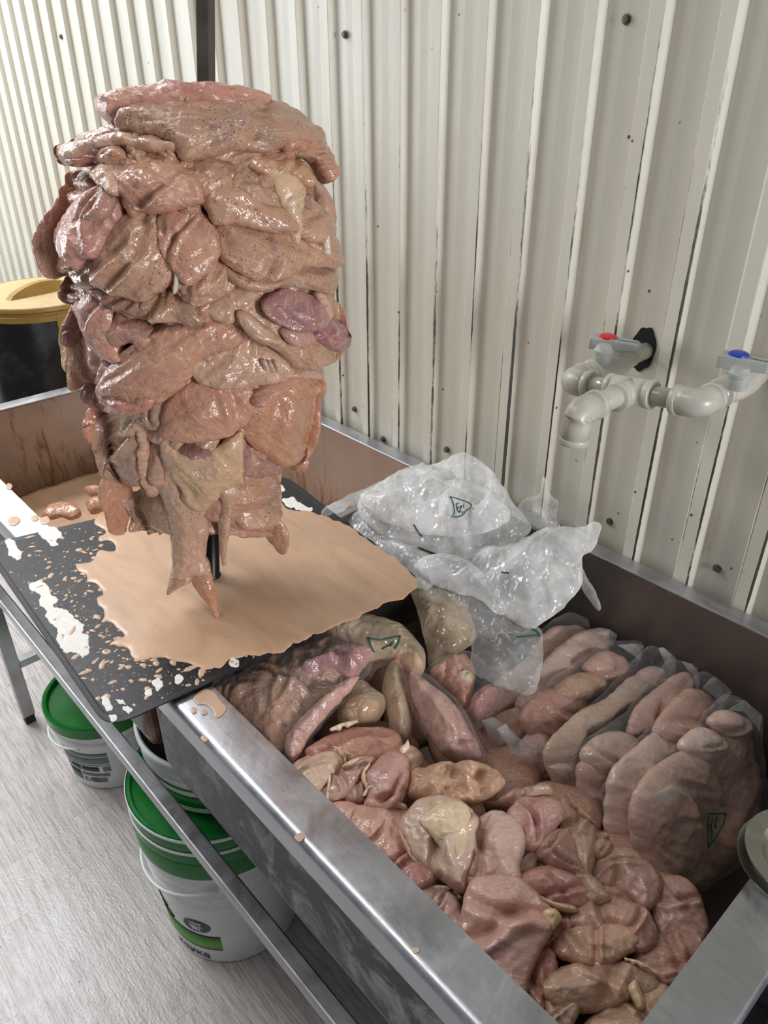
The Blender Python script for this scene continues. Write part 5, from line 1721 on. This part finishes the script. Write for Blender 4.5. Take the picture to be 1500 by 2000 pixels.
bag(-.440, ZD([(330, 650), (370, 480), (510, 310), (640, 220), (740, 140), (866, 138), (826, 290), (706, 430), (566, 566), (486, 660), (476, 770), (400, 840), (350, 780)]),
    [(ZD([(650, 250), (716, 190), (790, 206), (824, 262), (766, 330), (690, 290)]), FO, .022), (ZD([(500, 376), (570, 308), (660, 286), (716, 312), (694, 366), (580, 406)]), rgb(206, 152, 108), .02), (ZD([(360, 490), (436, 390), (560, 386), (624, 452), (564, 546), (480, 586), (396, 556)]), rgb(212, 138, 120), .022), (ZD([(344, 650), (400, 560), (484, 600), (474, 706), (434, 806), (356, 790)]), FP, .02)],
    'clear bag of rosy chicken fillets with an orange end, middle of the row', tabs=[ZD([(740, 140), (800, 132), (864, 142), (846, 220), (806, 180)]), ZD([(170, 530), (210, 506), (260, 560), (360, 640), (330, 700), (240, 640)]), ZD([(280, 590), (340, 600), (410, 620), (400, 650), (330, 640)])])
bag(-.392, ZD([(464, 670), (550, 540), (716, 420), (826, 280), (942, 160), (1004, 206), (994, 296), (884, 426), (704, 570), (648, 650), (630, 930), (560, 890), (494, 770)]),
    [(ZD([(474, 660), (520, 576), (620, 496), (720, 436), (820, 336), (894, 306), (914, 344), (864, 426), (744, 506), (656, 586), (636, 670), (626, 770), (606, 916), (556, 856), (496, 746)]), rgb(216, 184, 158), .024), (ZD([(886, 306), (940, 258), (984, 268), (974, 326), (910, 366)]), FP, .018)],
    'clear bag with a long pale cream fillet bent over the front, middle of the row', tabs=[ZD([(930, 156), (950, 150), (1002, 200), (996, 290), (966, 230)]), ZD([(400, 704), (476, 684), (550, 740), (500, 764), (440, 730)])])
bag(-.348, ZD([(610, 690), (690, 580), (850, 480), (896, 400), (1040, 226), (1116, 256), (1116, 346), (986, 486), (826, 646), (796, 786), (786, 1010), (676, 1010), (614, 866)]),
    [(ZD([(640, 660), (700, 596), (790, 576), (856, 600), (846, 686), (760, 746), (676, 726)]), FT, .022), (ZD([(864, 526), (920, 430), (1000, 356), (1084, 296), (1114, 334), (1064, 416), (960, 506), (886, 546)]), FP, .022), (ZD([(624, 730), (700, 736), (784, 770), (794, 900), (784, 986), (720, 1004), (646, 906)]), FB, .022)],
    'clear bag of chicken with a crumpled front corner, third from the right of the row', tabs=[ZD([(1036, 214), (1080, 226), (1116, 290), (1110, 350), (1086, 280)]), ZD([(700, 720), (780, 764), (800, 900), (750, 980), (690, 860)]), ZD([(620, 690), (680, 680), (780, 700), (720, 740), (650, 730)])])
bag(-.308, ZD([(750, 810), (870, 640), (990, 520), (1106, 376), (1190, 284), (1236, 356), (1226, 496), (1066, 626), (926, 786), (896, 1120), (796, 1110), (744, 984)]),
    [(ZD([(984, 566), (1036, 466), (1110, 384), (1184, 386), (1216, 452), (1164, 526), (1060, 606)]), FO, .022), (ZD([(790, 770), (870, 676), (960, 596), (1036, 616), (1016, 696), (924, 766), (886, 906), (886, 1106), (796, 1086), (754, 984)]), FT, .022)],
    'clear bag of chicken, second from the right of the row', tabs=[ZD([(1130, 340), (1190, 286), (1236, 350), (1230, 440), (1186, 380)])])
bag(-.258, ZD([(880, 850), (946, 766), (1086, 636), (1196, 536), (1226, 466), (1310, 394), (1396, 466), (1406, 700), (1446, 860), (1426, 966), (1386, 1066), (1286, 1170), (1150, 1280), (1000, 1256), (914, 1206), (886, 1000)]),
    [(ZD([(1106, 620), (1180, 554), (1246, 586), (1236, 656), (1150, 696)]), FT, .024), (ZD([(1246, 520), (1288, 464), (1356, 486), (1376, 544), (1310, 576)]), FP, .024), (ZD([(886, 906), (956, 780), (1060, 696), (1160, 676), (1206, 722), (1226, 850), (1186, 1004), (1104, 1186), (1000, 1246), (926, 1196), (896, 1056)]), FB, .028), (ZD([(1196, 710), (1300, 576), (1384, 556), (1404, 700), (1424, 850), (1394, 1004), (1300, 1136), (1180, 1246), (1096, 1206), (1200, 950)]), rgb(170, 122, 108), .024)],
    'largest clear bag of chicken with a faint triangle print, rightmost of the row', T=.030, tabs=[ZD([(1240, 440), (1310, 392), (1390, 466), (1380, 540), (1310, 450)]), ZD([(886, 830), (960, 780), (1060, 850), (1030, 960), (930, 880)])],
    marks=[ZD([(1216, 940), (1260, 942), (1302, 942)]), ZD([(1302, 942), (1290, 990), (1255, 1050), (1218, 1100)]), ZD([(1216, 940), (1216, 1020), (1218, 1100)]), ZD([(1240, 960), (1228, 1000), (1236, 1030), (1230, 1060)]), ZD([(1262, 956), (1250, 985), (1254, 1010)])])

# ---- bags at the tray end of the basin
def flatbag(film, z, tilt, fillets, lab, mat='film', T=.03, marks=(), group=None, extra=()):
    s, p0 = tilt_surf(film, z, tilt)
    root = empty('chicken_bag', p0, lab, 'bag', group)
    for pts, col, t, sc, lf in fillets:
        blob('chicken_fillet', pts, s, M['meat' if sc else 'raw'], root, T=t, lift=lf, back=.02, color=(*shade(col, .95, .85)[:3], sc), step=4, fold=.010, fs=30, stretch=1.6, ragged=2.2, creases=2, bulge=.4)
    blob('bag_film', film, s, M[mat], root, T=T + .008, back=.024, step=5, fold=.004, ragged=2, R=24, crumple=.007, cs=18)
    for mk in marks: stroke(mk, s, root, T + .016)
    return root


flatbag(ZC([(-10, 270), (200, 146), (420, 36), (560, -20), (700, -40), (830, -20), (840, 80), (800, 150), (770, 200), (716, 256), (650, 330), (560, 430), (480, 530), (424, 626), (392, 686), (330, 610), (250, 536), (150, 436), (50, 340)]), .795, .25,
        [(ZC([(-10, 270), (200, 150), (420, 40), (600, 0), (700, 60), (690, 190), (560, 320), (440, 430), (370, 560), (320, 600), (240, 520), (140, 424), (50, 340)]), rgb(170, 130, 112), .026, .9, 0),
         (ZC([(426, 200), (560, 110), (680, 86), (806, 106), (766, 180), (690, 246), (600, 216), (484, 236)]), rgb(172, 120, 128), .020, .15, .016),
         (ZC([(350, 570), (420, 456), (520, 366), (646, 262), (730, 236), (664, 330), (564, 430), (474, 540), (396, 666)]), rgb(206, 160, 154), .018, .15, .012)],
        'large clear bag of marinated mauve chicken under the edge of the black tray', T=.036)
flatbag(ZC([(620, 380), (680, 300), (730, 230), (800, 270), (866, 330), (846, 410), (784, 450), (700, 470), (630, 450)]), .775, .5,
        [(ZC([(640, 390), (700, 320), (760, 300), (830, 340), (820, 410), (760, 440), (680, 446)]), rgb(214, 164, 118), .018, .5, 0)],
        'small torn bag end with orange marinade beside the large marinated bag', 'bagbrown', .022)
flatbag(ZC([(840, 250), (880, 150), (930, 90), (980, 250), (1000, 400), (980, 540), (900, 520), (870, 430), (856, 340)]), .775, .6,
        [(ZC([(862, 260), (900, 190), (940, 200), (968, 300), (978, 410), (960, 510), (906, 490), (880, 400)]), rgb(186, 136, 126), .022, .2, 0)],
        'narrow twisted bag of chicken below the knotted neck', 'bagbrown', .026)
flatbag(ZC([(920, 100), (1000, 160), (1096, 220), (1200, 306), (1268, 400), (1308, 480), (1362, 600), (1340, 660), (1250, 672), (1140, 620), (1050, 490), (990, 360), (960, 250)]), .790, .6,
        [(ZC([(980, 200), (1040, 220), (1130, 280), (1220, 360), (1290, 480), (1346, 600), (1326, 640), (1250, 650), (1150, 600), (1064, 480), (1004, 350)]), rgb(208, 156, 148), .028, .1, 0)],
        'clear bag with one long mauve chicken fillet pointing at the orange skin piece', T=.03)
flatbag(ZC([(1060, 190), (1140, 120), (1280, 90), (1400, 180), (1460, 290), (1400, 400), (1330, 470), (1270, 400), (1190, 300), (1110, 230)]), .785, .5,
        [(ZC([(1080, 190), (1180, 124), (1270, 110), (1310, 190), (1300, 290), (1260, 370), (1180, 290)]), rgb(208, 144, 128), .024, 0, 0), (ZC([(1290, 330), (1380, 250), (1440, 300), (1390, 380), (1330, 440), (1280, 400)]), rgb(196, 132, 126), .022, 0, 0), (ZC([(1226, 226), (1270, 204), (1300, 220), (1296, 262), (1240, 270)]), rgb(236, 224, 176), .012, 0, .018)],
        'clear bag of pink chicken with a yellow fat spot below the crumpled polythene', T=.028)
# knotted neck of film beside the tray with its printed outline
flatbag(ZC([(560, -20), (640, -70), (760, -90), (900, -60), (990, 0), (1060, 90), (1060, 180), (1000, 210), (930, 140), (850, 120), (780, 130), (700, 70)]), .822, .4,
        [(ZC([(880, 100), (930, 60), (1000, 80), (1060, 140), (1040, 196), (990, 200), (930, 150)]), rgb(206, 138, 110), .018, .3, 0)],
        'brown stained polythene neck with a green printed outline beside the tray corner', 'bagbrown', .026,
        marks=[[(718, 1246), (742, 1250), (762, 1246), (782, 1241)], [(718, 1246), (724, 1260), (731, 1274)], [(782, 1241), (778, 1256), (771, 1267)], [(746, 1268), (754, 1263), (762, 1260), (768, 1254), (763, 1262)]])

# ================================================================== big crumpled polythene bag
def ZF(pts): return [(620 + x / 2.4194, 880 + y / 2.4194) for x, y in pts]


BP, BN = (-.60, .75, .868), (0, -.43, 1)
crump = empty('polythene_bag', (-.62, .74, .85), 'big crumpled clear polythene bag with green print heaped against the wall', 'bag')


def csheet(pts, lift, T, mat='bag', cr=.022, cs=9, dz=0, nn=BN, name='bag_fold', R=None, **k):
    return blob(name, ZF(pts), plane_surf((BP[0], BP[1], BP[2] + dz), nn), M[mat], crump, T=T, lift=lift, back=.010, step=4.2, fold=.004, fs=14, fine=.0015, ragged=2.4, bulge=.5, crumple=cr, cs=cs, R=R, seed=k.pop('seed', None), **k)


csheet([(110, 290), (140, 282), (210, 276), (330, 400), (480, 470), (640, 560), (540, 640), (470, 650), (380, 545), (260, 430), (160, 362)], 0, .020, cr=.012, seed=3.1)
csheet([(440, 640), (560, 640), (680, 700), (740, 820), (730, 900), (640, 960), (530, 1014), (506, 900), (470, 760)], -.006, .020, 'bagbrown', cr=.013, seed=5.3)
csheet([(480, 600), (560, 560), (700, 620), (820, 680), (930, 810), (1056, 840), (1058, 1046), (1022, 1144), (930, 1142), (800, 1086), (726, 1030), (718, 880), (640, 750), (520, 700)], .0, .022, 'bagthin', cr=.009, seed=6.7)
csheet([(690, 480), (780, 470), (880, 470), (1000, 426), (1090, 392), (1220, 396), (1310, 358), (1342, 384), (1304, 486), (1254, 526), (1256, 640), (1200, 726), (1110, 806), (1010, 860), (900, 806), (820, 690), (736, 596)], .010, .036, cr=.019, seed=8.2)
csheet([(480, 560), (600, 520), (740, 560), (840, 660), (900, 780), (860, 800), (760, 730), (620, 690), (520, 640)], .016, .018, cr=.014, seed=9.4)
csheet([(206, 262), (280, 190), (400, 140), (480, 110), (560, 84), (700, 38), (764, 60), (834, 120), (884, 190), (944, 284), (1000, 350), (1010, 410), (900, 474), (760, 520), (640, 540), (500, 480), (330, 432), (216, 340)], .012, .050, cr=.018, seed=2.6)
csheet([(240, 300), (400, 260), (600, 220), (760, 230), (880, 300), (930, 400), (800, 470), (640, 480), (470, 450), (320, 400)], .040, .022, cr=.015, seed=7.7)
csheet([(1240, 520), (1260, 560), (1310, 650), (1336, 730), (1300, 710), (1250, 640), (1230, 580)], -.01, .006, 'bagthin', cr=.008, seed=1.5)
# loose wisp standing up against the wall
WS = plane_surf((0, .928, .95), (0, -1, .12))
blob('bag_fold', ZF([(940, 300), (980, 230), (1050, 200), (1070, 120), (1084, 180), (1110, 220), (1144, 246), (1130, 300), (1136, 376), (1040, 376), (990, 350)]), WS, M['bagthin'], crump, T=.008, back=.004, step=4, ragged=2.5, crumple=.012, cs=26, bulge=.3)
blob('bag_fold', ZF([(20, 300), (120, 230), (260, 160), (400, 90), (470, 66), (500, 60), (514, 100), (440, 130), (300, 190), (180, 250), (60, 310)]), plane_surf((0, 0, RIM + .004), (0, 0, 1)), M['bagthin'], crump, T=.008, back=.002, step=4, ragged=2.0, crumple=.010, cs=26, bulge=.3)
DS = plane_surf(BP, BN)
def X1(pts): return [(860 + x / 15, 940 + y / 15) for x, y in pts]
for mk in ([(280, 450), (450, 490), (640, 550), (800, 610), (925, 690)], [(280, 450), (350, 560), (395, 700), (420, 900), (390, 980), (335, 1055)], [(925, 690), (870, 800), (740, 870), (700, 950), (620, 1010), (510, 1045), (390, 1050)],
           [(550, 660), (500, 640), (475, 700), (490, 780), (560, 770), (640, 710)], [(490, 780), (520, 880), (560, 910), (610, 890)], [(630, 720), (600, 800), (565, 905)], [(690, 630), (700, 640)], [(690, 680), (680, 740), (690, 790)], [(660, 880), (655, 940)]):
    stroke(X1(mk), DS, crump, .094, .0009)
for mk in (ZF([(455, 350), (470, 375), (492, 405)]), ZF([(942, 880), (990, 876), (1052, 874)]), ZF([(1052, 874), (1030, 848), (1012, 846)]), ZF([(870, 574), (904, 578)]), ZF([(680, 970), (698, 940)])):
    stroke(mk, DS, crump, .05, .0013)
for mk in (ZF([(882, 160), (894, 172), (924, 144), (960, 136), (1000, 102)]), ZF([(882, 160), (910, 146), (940, 132)])):
    stroke(mk, WS, crump, .010, .0010)
